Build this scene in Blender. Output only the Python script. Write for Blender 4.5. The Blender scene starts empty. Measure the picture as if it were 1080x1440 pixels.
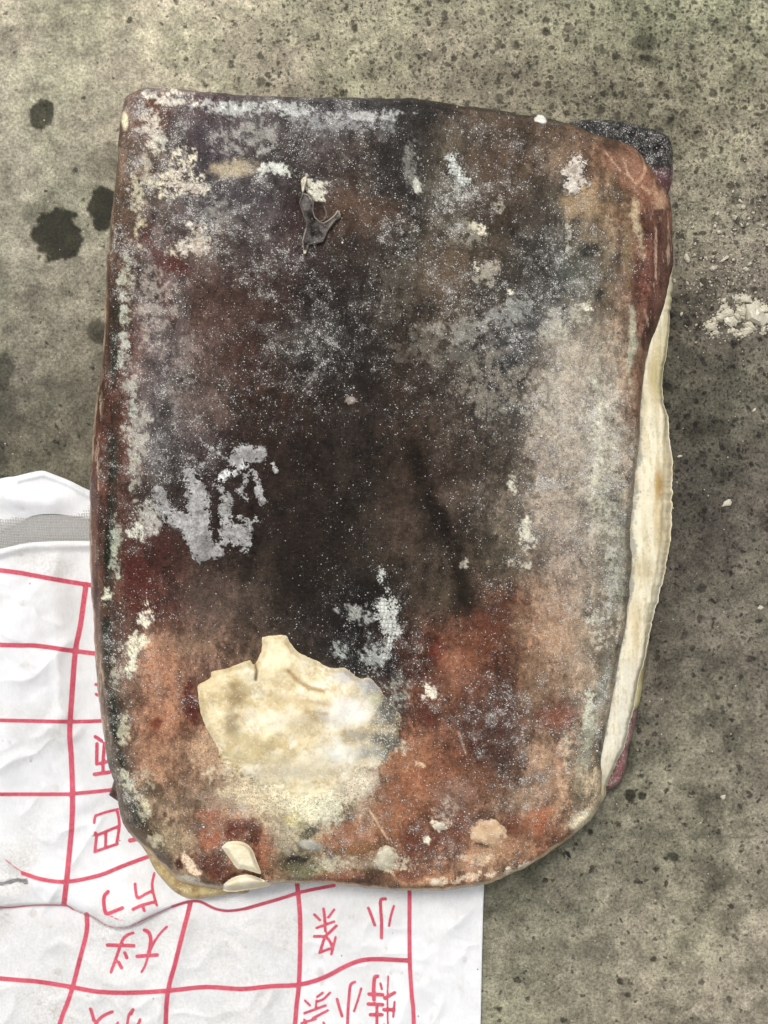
import bpy, math, random
import numpy as np
from math import radians

# ------------------------------------------------------------------ camera, sky, sun, exposure
SC = bpy.context.scene
H = 1.0            # camera height over the floor (m)
K = 0.0007         # metres per photograph pixel on the floor
cam_d = bpy.data.cameras.new('camera'); cam = bpy.data.objects.new('camera', cam_d)
SC.collection.objects.link(cam); SC.camera = cam
cam.location = (0, 0, H); cam.rotation_euler = (0, 0, 0)
cam_d.sensor_fit = 'HORIZONTAL'; cam_d.sensor_width = 36.0
cam_d.lens = 36.0 * H / (1080 * K)
cam_d.clip_start = 0.01; cam_d.clip_end = 200

SUN_EL, SUN_AZ = 61.0, 112.0      # degrees; azimuth counter-clockwise from +X (photo right)
world = bpy.data.worlds.new("World"); SC.world = world; world.use_nodes = True
wn = world.node_tree.nodes; wn.clear()
wo = wn.new('ShaderNodeOutputWorld'); bg = wn.new('ShaderNodeBackground'); sky = wn.new('ShaderNodeTexSky')
sky.sky_type = 'NISHITA'; sky.sun_disc = False
sky.sun_elevation = radians(SUN_EL); sky.sun_rotation = radians(90 - SUN_AZ)
sky.air_density = 1.0; sky.dust_density = 5.0; sky.ozone_density = 0.6
hs = wn.new('ShaderNodeHueSaturation'); hs.inputs['Saturation'].default_value = 0.22
world.node_tree.links.new(sky.outputs[0], hs.inputs['Color'])
world.node_tree.links.new(hs.outputs[0], bg.inputs[0]); bg.inputs[1].default_value = 0.12
world.node_tree.links.new(bg.outputs[0], wo.inputs[0])
sd = bpy.data.lights.new('sun', 'SUN'); sd.energy = 1.6; sd.angle = radians(11); sd.color = (1.0, 0.965, 0.91)
sun = bpy.data.objects.new('sun', sd); SC.collection.objects.link(sun)
sun.rotation_euler = (radians(90 - SUN_EL), 0, radians(SUN_AZ + 90))
SC.view_settings.view_transform = 'Standard'; SC.view_settings.look = 'None'
SC.view_settings.gamma = 1.0; SC.view_settings.use_curve_mapping = False
SC.view_settings.exposure = 0.08
try: SC.cycles.max_bounces = 6
except Exception: pass

GAIN = 1.0
RNG = np.random.RandomState(7)

# ------------------------------------------------------------------ numpy helpers
def world_xy(px, py, z):
    s = K * (H - z) / H
    return (px - 540.0) * s, -(py - 720.0) * s

_T = RNG.rand(8, 256, 256)
def noise(x, y, k=0):                     # value noise, about -1..1
    x = np.asarray(x, float); y = np.asarray(y, float)
    xi = np.floor(x).astype(int); yi = np.floor(y).astype(int)
    fx = x - xi; fy = y - yi
    fx = fx * fx * (3 - 2 * fx); fy = fy * fy * (3 - 2 * fy)
    T = _T[k % 8]; a = xi & 255; b = yi & 255; c = (xi + 1) & 255; d = (yi + 1) & 255
    return ((T[a, b] * (1 - fx) + T[c, b] * fx) * (1 - fy) + (T[a, d] * (1 - fx) + T[c, d] * fx) * fy) * 2 - 1
def fbm(x, y, s, o=4, k=0, g=0.5):        # s = feature size in px
    r = 0; a = 1; t = 0
    for i in range(o):
        r = r + a * noise(x / s + 17.3 * i + k * 5.1, y / s - 9.7 * i + k * 3.3, k + i); t += a; a *= g; s *= 0.5
    return r / t
def sstep(a, b, x):
    t = np.clip((x - a) / (b - a), 0, 1); return t * t * (3 - 2 * t)
def lin(c):
    c = np.asarray(c, float) / 255.0
    return np.where(c <= 0.04045, c / 12.92, ((c + 0.055) / 1.055) ** 2.4)
def smooth_line(pts, n=8):
    P = np.array(pts, float); Q = np.vstack([2 * P[0] - P[1], P, 2 * P[-1] - P[-2]]); out = []
    for i in range(1, len(Q) - 2):
        p0, p1, p2, p3 = Q[i - 1:i + 3]
        for j in range(n):
            t = j / n
            out.append(0.5 * (2 * p1 + (p2 - p0) * t + (2 * p0 - 5 * p1 + 4 * p2 - p3) * t * t + (3 * p1 - p0 - 3 * p2 + p3) * t ** 3))
    out.append(P[-1]); return np.array(out)
def resample(line, n):
    d = np.r_[0, np.cumsum(np.hypot(*np.diff(line, axis=0).T))]; t = np.linspace(0, d[-1], n)
    return np.c_[np.interp(t, d, line[:, 0]), np.interp(t, d, line[:, 1])]
def seg_dist(x, y, line, near=False):
    best = np.full(x.shape, 1e9); nx = x.copy(); ny = y.copy()
    for (ax, ay), (bx, by) in zip(line[:-1], line[1:]):
        vx, vy = bx - ax, by - ay; L = vx * vx + vy * vy + 1e-12
        t = np.clip(((x - ax) * vx + (y - ay) * vy) / L, 0, 1)
        qx = ax + t * vx; qy = ay + t * vy; d = np.hypot(x - qx, y - qy); m = d < best
        best = np.where(m, d, best)
        if near: nx = np.where(m, qx, nx); ny = np.where(m, qy, ny)
    return (best, nx, ny) if near else best
def inside(x, y, poly):
    r = np.zeros(x.shape, bool); P = np.vstack([poly, poly[:1]])
    for (ax, ay), (bx, by) in zip(P[:-1], P[1:]):
        c = ((ay > y) != (by > y)) & (x < (bx - ax) * (y - ay) / (by - ay + 1e-12) + ax); r ^= c
    return r
def poly_field(x, y, poly, near=False):   # positive inside, px
    P = np.vstack([poly, poly[:1]]); s = np.where(inside(x, y, poly), 1.0, -1.0)
    if near:
        d, nx, ny = seg_dist(x, y, P, True); return s * d, nx, ny
    return s * seg_dist(x, y, P)
class Canvas:                             # a field sampled on a coarse px grid
    def __init__(self, fn, x0, y0, x1, y1, st):
        self.x0, self.y0, self.st = x0, y0, st
        self.X, self.Y = np.meshgrid(np.arange(x0, x1 + st, st, dtype=float), np.arange(y0, y1 + st, st, dtype=float))
        self.A = fn(self.X, self.Y)
    def __call__(self, x, y):
        u = np.clip((x - self.x0) / self.st, 0, self.A.shape[1] - 1.001); v = np.clip((y - self.y0) / self.st, 0, self.A.shape[0] - 1.001)
        i = u.astype(int); j = v.astype(int); f = u - i; g = v - j; A = self.A
        return (A[j, i] * (1 - f) + A[j, i + 1] * f) * (1 - g) + (A[j + 1, i] * (1 - f) + A[j + 1, i + 1] * f) * g

# ------------------------------------------------------------------ blender helpers
def empty(name, label, cat, loc=(0, 0, 0), group=None):
    o = bpy.data.objects.new(name, None); SC.collection.objects.link(o); o.location = loc
    o.empty_display_size = 0.05; o['label'] = label; o['category'] = cat
    if group: o['group'] = group
    return o
def mesh_obj(name, V, F, mat, parent=None, smooth=True, attrs=None, origin=None):
    V = np.asarray(V, float); F = np.asarray(F, int)
    if origin is not None: V = V - np.asarray(origin)
    me = bpy.data.meshes.new(name); me.vertices.add(len(V)); me.vertices.foreach_set('co', V.astype(np.float32).ravel())
    k = F.shape[1]; me.loops.add(F.size); me.loops.foreach_set('vertex_index', F.astype(np.int32).ravel())
    me.polygons.add(len(F)); me.polygons.foreach_set('loop_start', np.arange(0, F.size, k, dtype=np.int32))
    me.update(calc_edges=True); me.validate()
    me.polygons.foreach_set('use_smooth', np.full(len(me.polygons), smooth, bool))
    for n, a in (attrs or {}).items():
        a = np.asarray(a, np.float32)
        if a.ndim == 2:
            A = me.attributes.new(n, 'FLOAT_COLOR', 'POINT'); A.data.foreach_set('color', np.c_[a, np.ones(len(a))].astype(np.float32).ravel())
        else:
            A = me.attributes.new(n, 'FLOAT', 'POINT'); A.data.foreach_set('value', a.ravel())
    me.materials.append(mat)
    o = bpy.data.objects.new(name, me); SC.collection.objects.link(o)
    if origin is not None: o.location = origin
    if parent is not None:
        o.parent = parent; o.location = np.asarray(o.location) - np.asarray(parent.location) if parent.parent is None else (0, 0, 0)
    return o
def grid_faces(nr, nc, off=0):
    i = np.arange(nr - 1)[:, None] * nc + np.arange(nc - 1)[None]; i = i.ravel() + off
    return np.c_[i, i + nc, i + nc + 1, i + 1]
def masked_grid(x0, y0, x1, y1, st):
    X, Y = np.meshgrid(np.arange(x0, x1 + st, st, dtype=float), np.arange(y0, y1 + st, st, dtype=float)); return X, Y
def compact(V, F, extras):
    used = np.unique(F); m = np.zeros(len(V), int); m[used] = np.arange(len(used))
    return V[used], m[F], [e[used] for e in extras]

# ------------------------------------------------------------------ node helpers
class NT:
    def __init__(self, name):
        self.m = bpy.data.materials.new(name); self.m.use_nodes = True; self.t = self.m.node_tree; self.t.nodes.clear()
        self.out = self.n('ShaderNodeOutputMaterial'); self.b = self.n('ShaderNodeBsdfPrincipled'); self.l(self.b.outputs[0], self.out.inputs[0])
        self.pos = self.n('ShaderNodeNewGeometry').outputs['Position']
    def n(self, t, **kw):
        nd = self.t.nodes.new(t)
        for k, v in kw.items(): setattr(nd, k, v)
        return nd
    def l(self, a, b): self.t.links.new(a, b)
    def put(self, sock, v):
        if hasattr(v, 'links') or isinstance(v, bpy.types.NodeSocket): self.l(v, sock)
        elif isinstance(v, (tuple, list, np.ndarray)) and len(v) == 3 and sock.type == 'RGBA': sock.default_value = (*v, 1)
        else: sock.default_value = v
    def attr(self, name, f=False):
        a = self.n('ShaderNodeAttribute'); a.attribute_name = name; return a.outputs['Fac' if f else 'Color']
    def math(self, op, a, b=0.0, c=0.0, clamp=False):
        m = self.n('ShaderNodeMath', operation=op, use_clamp=clamp); self.put(m.inputs[0], a); self.put(m.inputs[1], b); self.put(m.inputs[2], c); return m.outputs[0]
    def noise(self, scale, detail=4, rough=0.55, dist=0.0, vec=None):
        t = self.n('ShaderNodeTexNoise'); t.inputs['Scale'].default_value = scale; t.inputs['Detail'].default_value = detail
        t.inputs['Roughness'].default_value = rough; t.inputs['Distortion'].default_value = dist
        self.l(vec if vec is not None else self.pos, t.inputs['Vector']); return t.outputs['Fac']
    def voro(self, scale, vec=None, feature='F1'):
        t = self.n('ShaderNodeTexVoronoi', feature=feature); t.inputs['Scale'].default_value = scale
        self.l(vec if vec is not None else self.pos, t.inputs['Vector'])
        s = self.n('ShaderNodeSeparateColor'); self.l(t.outputs['Color'], s.inputs[0]); return t.outputs['Distance'], s.outputs[0], s.outputs[1]
    def ramp(self, x, a, b, lo=0.0, hi=1.0, smooth=True):
        r = self.n('ShaderNodeMapRange'); r.interpolation_type = 'SMOOTHSTEP' if smooth else 'LINEAR'
        for i, v in enumerate((x, a, b, lo, hi)): self.put(r.inputs[i], v)
        return r.outputs[0]
    def mix(self, f, a, b, mode='MIX'):
        m = self.n('ShaderNodeMix', data_type='RGBA', blend_type=mode); self.put(m.inputs[0], f); self.put(m.inputs[6], a); self.put(m.inputs[7], b); return m.outputs[2]
    def scale_vec(self, s):
        m = self.n('ShaderNodeMapping'); m.inputs['Scale'].default_value = s; self.l(self.pos, m.inputs['Vector']); return m.outputs[0]
    def mul(self, col, f):
        c = self.n('ShaderNodeCombineColor'); [self.l(f, c.inputs[i]) for i in range(3)]; return self.mix(1.0, col, c.outputs[0], 'MULTIPLY')
    def bump(self, h, strength, dist, normal=None):
        b = self.n('ShaderNodeBump'); b.inputs['Strength'].default_value = strength; b.inputs['Distance'].default_value = dist
        self.l(h, b.inputs['Height'])
        if normal is not None: self.l(normal, b.inputs['Normal'])
        return b.outputs[0]
    def finish(self, col, rough, normal=None, spec=0.4, sss=0.0):
        self.put(self.b.inputs['Base Color'], col); self.put(self.b.inputs['Roughness'], rough); self.b.inputs['Specular IOR Level'].default_value = spec
        if normal is not None: self.l(normal, self.b.inputs['Normal'])
        return self.m

def skin_material():                       # frozen skin: painted pigment, frost flecks grown on it
    t = NT('frozen_skin'); col = t.attr('col'); fr = t.attr('frost', True)
    n1 = t.noise(70, 9, 0.72); n2 = t.noise(330, 6, 0.75); n3 = t.noise(1100, 3, 0.8)
    col = t.mul(col, t.ramp(n1, 0.36, 0.64, 0.78, 1.22, False)); col = t.mul(col, t.ramp(n2, 0.36, 0.64, 0.68, 1.32, False)); col = t.mul(col, t.ramp(n3, 0.34, 0.66, 0.62, 1.38, False))
    dk, rk, sk = t.voro(640); pit = t.math('MULTIPLY', t.math('LESS_THAN', rk, 0.20), t.ramp(dk, 0.2, 0.45, 0.62, 0)); col = t.mul(col, t.math('SUBTRACT', 1.0, pit))
    clump = t.noise(110, 8, 0.75)
    f = t.math('MULTIPLY', fr, t.ramp(clump, 0.40, 0.62, 0.05, 2.1, False))
    f = t.math('POWER', t.math('MAXIMUM', f, 0.0), 1.25)
    d1, r1, s1 = t.voro(900); d2, r2, s2 = t.voro(480); d3, r3, s3 = t.voro(1700)
    m1 = t.math('MULTIPLY', t.math('LESS_THAN', r1, t.math('MULTIPLY', f, 0.46)), t.ramp(d1, 0.34, 0.50, 1, 0))
    m2 = t.math('MULTIPLY', t.math('LESS_THAN', r2, t.math('MULTIPLY', t.math('POWER', f, 2.0), 0.22)), t.ramp(d2, 0.22, 0.42, 1, 0))
    m3 = t.math('MULTIPLY', t.math('LESS_THAN', r3, t.math('MULTIPLY', f, 0.6)), t.ramp(d3, 0.3, 0.6, 0.8, 0))
    hz = t.math('MULTIPLY', t.ramp(t.noise(620, 5, 0.8), 0.42, 0.62, 0, 1, False), t.math('MULTIPLY', t.math('POWER', f, 1.5), 0.36), clamp=True)
    c = t.mix(hz, col, tuple(lin((182, 178, 170))))
    c = t.mix(t.math('MULTIPLY', m3, t.ramp(s3, 0, 1, 0.15, 0.75, False)), c, tuple(lin((190, 188, 184))))
    c = t.mix(t.math('MULTIPLY', m1, t.ramp(s1, 0, 0.8, 0.2, 1.0, False)), c, tuple(lin((226, 224, 216))))
    c = t.mix(t.math('MULTIPLY', m2, t.ramp(s2, 0, 1, 0.4, 1.0, False)), c, tuple(lin((240, 238, 230))))
    h = t.math('ADD', t.math('ADD', t.math('MULTIPLY', m1, 0.5), t.math('MULTIPLY', m2, 0.9)), t.math('ADD', t.math('MULTIPLY', n2, 1.2), t.math('MULTIPLY', n1, 2.2)))
    nr = t.bump(h, 0.7, 0.0014)
    m = t.finish(c, t.ramp(f, 0.0, 0.8, 0.38, 0.7, False), nr, 0.12)
    return m
def flesh_material():
    t = NT('pale_flesh'); col = t.attr('col'); fr = t.attr('frost', True)
    n1 = t.noise(70, 6, 0.6); n2 = t.noise(420, 4, 0.7)
    col = t.mul(col, t.ramp(n1, 0.25, 0.75, 0.86, 1.12, False)); col = t.mul(col, t.ramp(n2, 0.2, 0.8, 0.88, 1.1, False))
    d1, r1, s1 = t.voro(800)
    m1 = t.math('MULTIPLY', t.math('LESS_THAN', r1, t.math('MULTIPLY', fr, 0.5)), t.ramp(d1, 0.28, 0.5, 1, 0))
    c = t.mix(t.math('MULTIPLY', m1, 0.8), col, tuple(lin((232, 230, 222))))
    nr = t.bump(t.math('ADD', t.math('MULTIPLY', n1, 1.0), t.math('ADD', t.math('MULTIPLY', n2, 0.35), t.math('MULTIPLY', m1, 0.3))), 0.5, 0.0012)
    m = t.finish(c, 0.45, nr, 0.4)
    t.b.inputs['Subsurface Weight'].default_value = 0.12; t.b.inputs['Subsurface Scale'].default_value = 0.004
    t.b.inputs['Subsurface Radius'].default_value = (1.0, 0.6, 0.35)
    return m
def crust_material():
    t = NT('frost_crust'); col = t.attr('col'); n1 = t.noise(600, 5, 0.75); d, r, s = t.voro(900)
    c = t.mul(col, t.ramp(n1, 0.25, 0.75, 0.62, 1.25, False)); c = t.mul(c, t.ramp(r, 0, 1, 0.78, 1.15, False))
    nr = t.bump(t.math('ADD', n1, t.math('MULTIPLY', r, 0.5)), 0.6, 0.001)
    return t.finish(c, 0.5, nr, 0.45)
def ice_material():
    t = NT('chipped_ice'); n = t.noise(300, 4, 0.7); c = t.mix(n, tuple(lin((150, 142, 120))), tuple(lin((232, 226, 208))))
    return t.finish(c, 0.32, t.bump(n, 0.4, 0.001), 0.5)
def grain_material():
    t = NT('frost_grain'); return t.finish(t.attr('col'), 0.42, None, 0.5)
def scrap_material():
    t = NT('dark_scrap'); n = t.noise(500, 3); return t.finish(t.mix(n, (0.006, 0.005, 0.004), (0.03, 0.025, 0.02)), 0.5)

def floor_material():
    t = NT('stained_concrete'); col = t.attr('col'); sp = t.attr('spots', True); wet_dark = t.attr('wet_dark', True)
    big = t.noise(9, 6, 0.6, 0.6); mid = t.noise(45, 7, 0.68, 0.3); fine = t.noise(330, 6, 0.75); grit = t.noise(1100, 3, 0.8)
    c = t.mul(col, t.ramp(big, 0.36, 0.64, 0.84, 1.16, False)); c = t.mul(c, t.ramp(mid, 0.38, 0.62, 0.68, 1.32, False))
    c = t.mul(c, t.ramp(fine, 0.38, 0.62, 0.60, 1.40, False)); c = t.mul(c, t.ramp(grit, 0.34, 0.66, 0.66, 1.34, False))
    tint = t.noise(16, 3, 0.5); c = t.mix(t.ramp(tint, 0.48, 0.72, 0, 0.12), c, t.mix(1.0, c, (0.80, 1.0, 0.78), 'MULTIPLY'))
    # splashes: irregular spots in two sizes, more of them where 'spots' is high
    wv = t.n('ShaderNodeVectorMath', operation='ADD'); nv = t.n('ShaderNodeTexNoise'); nv.inputs['Scale'].default_value = 130; nv.inputs['Detail'].default_value = 3
    t.l(t.pos, nv.inputs['Vector']); sv = t.n('ShaderNodeVectorMath', operation='SCALE'); sv.inputs['Scale'].default_value = 0.010
    t.l(nv.outputs['Color'], sv.inputs[0]); t.l(t.pos, wv.inputs[0]); t.l(sv.outputs[0], wv.inputs[1]); w = wv.outputs[0]
    sm = None
    for scale, thr, rad, k in ((110, 0.62, 0.48, 0.95), (210, 0.8, 0.50, 0.85), (60, 0.30, 0.38, 0.85), (340, 0.75, 0.5, 0.7)):
        d, r, s = t.voro(scale, w)
        mm = t.math('MULTIPLY', t.math('LESS_THAN', r, t.math('MULTIPLY', sp, thr)), t.ramp(t.math('DIVIDE', d, t.ramp(s, 0, 1, 0.5, 1.1, False)), rad * 0.55, rad, k, 0))
        sm = mm if sm is None else t.math('MAXIMUM', sm, mm)
    c = t.mix(t.math('MULTIPLY', sm, 1.0, clamp=True), c, t.mul(c, t.ramp(s, 0, 1, 0.16, 0.38, False)))
    dw = t.math('MULTIPLY', wet_dark, 1.0, clamp=True); c = t.mix(dw, c, t.mix(1.0, c, (0.10, 0.10, 0.075), 'MULTIPLY'))
    dp, rp, s2 = t.voro(260); pale = t.math('MULTIPLY', t.math('LESS_THAN', rp, 0.012), t.ramp(dp, 0.12, 0.25, 0.8, 0)); c = t.mix(pale, c, tuple(lin((205, 198, 178))))
    h = t.math('ADD', t.math('MULTIPLY', fine, 1.0), t.math('ADD', t.math('MULTIPLY', mid, 1.2), t.math('MULTIPLY', grit, 0.5)))
    return t.finish(c, t.ramp(dw, 0, 1, 0.78, 0.5, False), t.bump(h, 0.45, 0.0012), 0.15)

def sack_material():
    t = NT('woven_sack'); ink = t.attr('ink', True); blk = t.attr('black', True); dirt_grey = t.attr('dirt_grey', True); uvx = t.attr('tape_x', True); uvy = t.attr('tape_y', True)
    n1 = t.noise(420, 4, 0.7); n2 = t.noise(40, 6, 0.65); n3 = t.noise(1300, 2, 0.7)
    wob = t.math('MULTIPLY', t.noise(60, 3), 4.0)
    wx = t.math('SINE', t.math('MULTIPLY', t.math('ADD', uvx, wob), 2.05)); wy = t.math('SINE', t.math('MULTIPLY', t.math('ADD', uvy, wob), 2.05))
    weave = t.math('MULTIPLY', wx, wy)
    fib = t.noise(1.0, 4, 0.7, 0, t.scale_vec((900, 140, 300))); fib2 = t.noise(1.0, 4, 0.7, 0, t.scale_vec((140, 800, 300)))
    c = t.mix(t.ramp(n2, 0.3, 0.7), tuple(lin((236, 237, 238))), tuple(lin((248, 249, 251))))
    c = t.mul(c, t.ramp(weave, -1, 1, 0.955, 1.02, False)); c = t.mul(c, t.ramp(n3, 0.25, 0.75, 0.90, 1.06, False)); c = t.mul(c, t.ramp(fib, 0.3, 0.7, 0.94, 1.05, False))
    c = t.mix(t.math('MULTIPLY', dirt_grey, t.ramp(n1, 0.3, 0.75, 0.15, 1)), c, tuple(lin((176, 168, 148))))
    d, r, s = t.voro(120); spk = t.math('MULTIPLY', t.math('LESS_THAN', r, 0.035), t.ramp(d, 0.05, 0.13, 0.85, 0)); c = t.mix(spk, c, tuple(lin((98, 88, 76))))
    inkn = t.math('ADD', ink, t.math('MULTIPLY', t.math('SUBTRACT', n1, 0.5), 0.9))
    im = t.ramp(inkn, -0.25, 0.35, 0, 1); im = t.math('MULTIPLY', im, t.ramp(t.math('ADD', t.math('MULTIPLY', weave, 0.06), t.noise(800, 3, 0.8)), 0.30, 0.56, 0.72, 1.0))
    pink = t.mix(t.ramp(n2, 0.3, 0.7), tuple(lin((214, 74, 100))), tuple(lin((200, 54, 80))))
    halo = t.ramp(inkn, -1.6, -0.2, 0, 0.16); c = t.mix(halo, c, tuple(lin((240, 150, 168)))); c = t.mix(im, c, pink)
    bk = t.ramp(t.math('ADD', blk, t.math('MULTIPLY', t.math('SUBTRACT', fib2, 0.5), 14.0)), -1.0, 2.6, 0, 0.8); c = t.mix(bk, c, tuple(lin((62, 62, 64))))
    h = t.math('ADD', t.math('MULTIPLY', weave, 0.35), t.math('ADD', t.math('MULTIPLY', fib, 0.7), t.math('ADD', fib2, t.math('MULTIPLY', n2, 4.5))))
    cr = t.noise(34, 6, 0.62, 1.6); crr = t.math('ABSOLUTE', t.math('SUBTRACT', cr, 0.5)); cr2 = t.noise(85, 5, 0.65, 1.2); crr2 = t.math('ABSOLUTE', t.math('SUBTRACT', cr2, 0.5))
    nb = t.bump(t.math('ADD', t.math('MULTIPLY', t.ramp(crr, 0, .2, 0, 1), 0.8), t.math('MULTIPLY', t.ramp(crr2, 0, .2, 0, 1), 0.7)), 0.22, 0.0009)
    m = t.finish(c, t.ramp(n2, 0.3, 0.7, 0.38, 0.55, False), t.bump(h, 0.6, 0.0012, nb), 0.45)
    return m

M_SKIN = skin_material(); M_FLESH = flesh_material(); M_CRUST = crust_material(); M_ICE = ice_material()
M_GRAIN = grain_material(); M_SCRAP = scrap_material(); M_FLOOR = floor_material(); M_SACK = sack_material()

# ------------------------------------------------------------------ the floor
def blob(x, y, cx, cy, rx, ry, ang=0.0, soft=0.4, rag=0.25, k=0, s=None):
    a = radians(ang); dx = (x - cx); dy = (y - cy); u = (dx * math.cos(a) + dy * math.sin(a)) / rx; v = (-dx * math.sin(a) + dy * math.cos(a)) / ry
    r = np.hypot(u, v)
    if rag: r = r + rag * fbm(x, y, s or max(6.0, 0.6 * min(rx, ry)), 4, k, 0.6)
    return 1 - sstep(1 - soft, 1 + soft * 0.5, r)

def build_floor():
    fx = np.r_[-np.geomspace(20000, 40, 26), np.arange(0, 1081, 2.4), 1080 + np.geomspace(40, 20000, 26)]
    fy = np.r_[-np.geomspace(20000, 40, 26), np.arange(0, 1441, 2.4), 1440 + np.geomspace(40, 20000, 26)]
    X, Y = np.meshgrid(fx, fy); x = X.ravel(); y = Y.ravel()
    cx = [0, 250, 500, 800, 960, 1080]; cy = [0, 120, 300, 500, 700, 900, 1150, 1300, 1440]
    tab = [[(140,134,110),(152,144,118),(146,138,112),(120,118,92),(128,124,98),(132,128,102)],
           [(140,134,112),(146,138,114),(138,130,106),(122,116,92),(128,120,96),(134,126,102)],
           [(128,124,104),(136,130,108),(120,114,92),(112,106,86),(120,112,92),(124,116,98)],
           [(110,106,88),(116,110,90),(100,94,78),(88,82,68),(92,86,72),(100,94,80)],
           [(84,80,62),(92,86,70),(90,84,70),(80,76,64),(84,78,68),(92,86,74)],
           [(96,90,74),(96,90,74),(90,84,70),(78,74,62),(96,90,76),(100,94,80)],
           [(108,102,86),(108,102,86),(96,94,78),(96,94,76),(110,104,86),(114,106,90)],
           [(112,106,88),(112,106,88),(102,100,82),(106,102,84),(118,111,91),(120,112,94)],
           [(116,110,92),(112,106,88),(106,104,86),(116,112,90),(124,117,96),(122,116,96)]]
    col = bilin(np.clip(x, 0, 1080) + 25 * fbm(x, y, 90, 3, 1), np.clip(y, 0, 1440) + 25 * fbm(x, y, 90, 3, 2), cx, cy, lin(np.array(tab)))
    sp = bilin(x, y, [0, 200, 350, 600, 850, 1080], [0, 200, 350, 600, 900, 1100, 1440],
               np.array([[.02,.06,.45,.8,.95,1.],[.02,.04,.4,.8,1.,1.],[.02,.03,.35,.6,.95,1.],[.1,.1,.2,.4,.7,.7],[.1,.1,.1,.2,.3,.35],[.1,.1,.1,.1,.22,.25],[.1,.1,.1,.1,.12,.15]])[..., None])[:, 0]
    wet_dark = np.zeros(len(x)); FG = 1.36 + .10 * sstep(1000, 1300, y)
    mo = fbm(x, y, 120, 7, 3, .72); FG = FG * (1 + .48 * mo); blotch = sstep(.08, .26, fbm(x + 900, y, 70, 6, 5, .8)); FG = FG * (1 - (.05 + .24 * sstep(700, 980, x)) * blotch)
    pale_ = sstep(.05, .3, fbm(x - 500, y, 40, 5, 1, .85)); FG = FG * (1 + .20 * pale_)
    gry = col.mean(1, keepdims=True); col = gry + (col - gry) * .66; col = col * np.array([1.03, 1.0, .965]) * (.97 - .10 * sstep(600, 950, x) * sstep(300, 420, y) * (1 - sstep(950, 1150, y)))[:, None]; grn = .35 * (.10 * sstep(-.1, .4, fbm(x, y, 150, 3, 4)) + .12 * sstep(700, 1000, x) * (1 - sstep(80, 300, y)))[:, None]; col = col * (1 + grn * np.array([-.9, .35, -.9]))

    for (a, b, rx, ry, an, so, op, k) in ((60,160,17,23,20,.25,.92,1),(80,331,35,39,0,.22,1,2),(145,291,21,32,0,.25,1,3),(146,226,26,26,0,.6,.35,4),(137,466,19,20,0,.6,.75,5),
            (-6,525,26,34,0,.5,.7,6),(0,600,34,60,0,.6,.5,7),(52,300,24,16,0,.6,.35,1),(90,395,50,30,0,.7,.12,2),(1000,600,45,16,-8,.8,.6,3),(1022,575,16,10,0,.7,.5,4),
            (983,782,12,20,0,.6,.55,5),(886,1118,9,9,0,.4,.95,6),(902,1119,7,7,0,.4,.9,7),(830,1170,5,5,0,.4,.9,0),(884,1065,14,26,0,.8,.5,1),(1000,1135,30,22,0,.8,.28,2),
            (810,1187,4,3,0,.4,.9,3),(947,1205,9,6,20,.5,.75,4),(919,1349,5,4,0,.4,.9,5),(951,1355,9,9,0,.5,.45,6),(882,1399,5,4,0,.4,.8,7),(800,1270,22,12,30,.8,.28,1),
            (1012,1240,26,14,-30,.8,.4,2),(968,1315,60,12,-50,.9,.2,3),(745,292,14,10,0,.5,.5,4),(905,60,22,12,0,.6,.6,4),(912,85,26,9,0,.6,.5,5),(768,45,7,5,0,.4,.8,6),(50,880,30,30,0,.8,.2,6)):
        wet_dark = np.maximum(wet_dark, op * blob(x, y, a, b, rx, ry, an, so * .45, .36, k, 14))
    # darker sweep beside the slab's right flank and lower right edge
    wet_dark = np.maximum(wet_dark, 0.30 * blob(x, y, 985, 640, 90, 260, 5, .9, .3, 3)); wet_dark = np.maximum(wet_dark, 0.22 * blob(x, y, 730, 1260, 90, 40, -20, .9, .3, 3))
    wxy = world_xy(x, y, 0.0); V = np.c_[wxy[0], wxy[1], np.zeros(len(x))]
    o = mesh_obj('ground', V, grid_faces(len(fy), len(fx)), M_FLOOR, None, True, {'col': np.clip(col * FG[:, None], 0, 1), 'spots': np.clip(sp, 0, 1), 'wet_dark': np.clip(wet_dark, 0, 1)})
    o['kind'] = 'structure'; o['label'] = 'grey-green stained concrete floor'
    return o
def bilin(x, y, cx, cy, tab):
    cx = np.asarray(cx, float); cy = np.asarray(cy, float)
    i = np.clip(np.searchsorted(cx, x) - 1, 0, len(cx) - 2); j = np.clip(np.searchsorted(cy, y) - 1, 0, len(cy) - 2)
    f = sstep(0, 1, np.clip((x - cx[i]) / (cx[i + 1] - cx[i]), 0, 1))[:, None]; g = sstep(0, 1, np.clip((y - cy[j]) / (cy[j + 1] - cy[j]), 0, 1))[:, None]
    return (tab[j, i] * (1 - f) + tab[j, i + 1] * f) * (1 - g) + (tab[j + 1, i] * (1 - f) + tab[j + 1, i + 1] * f) * g
build_floor()

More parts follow.
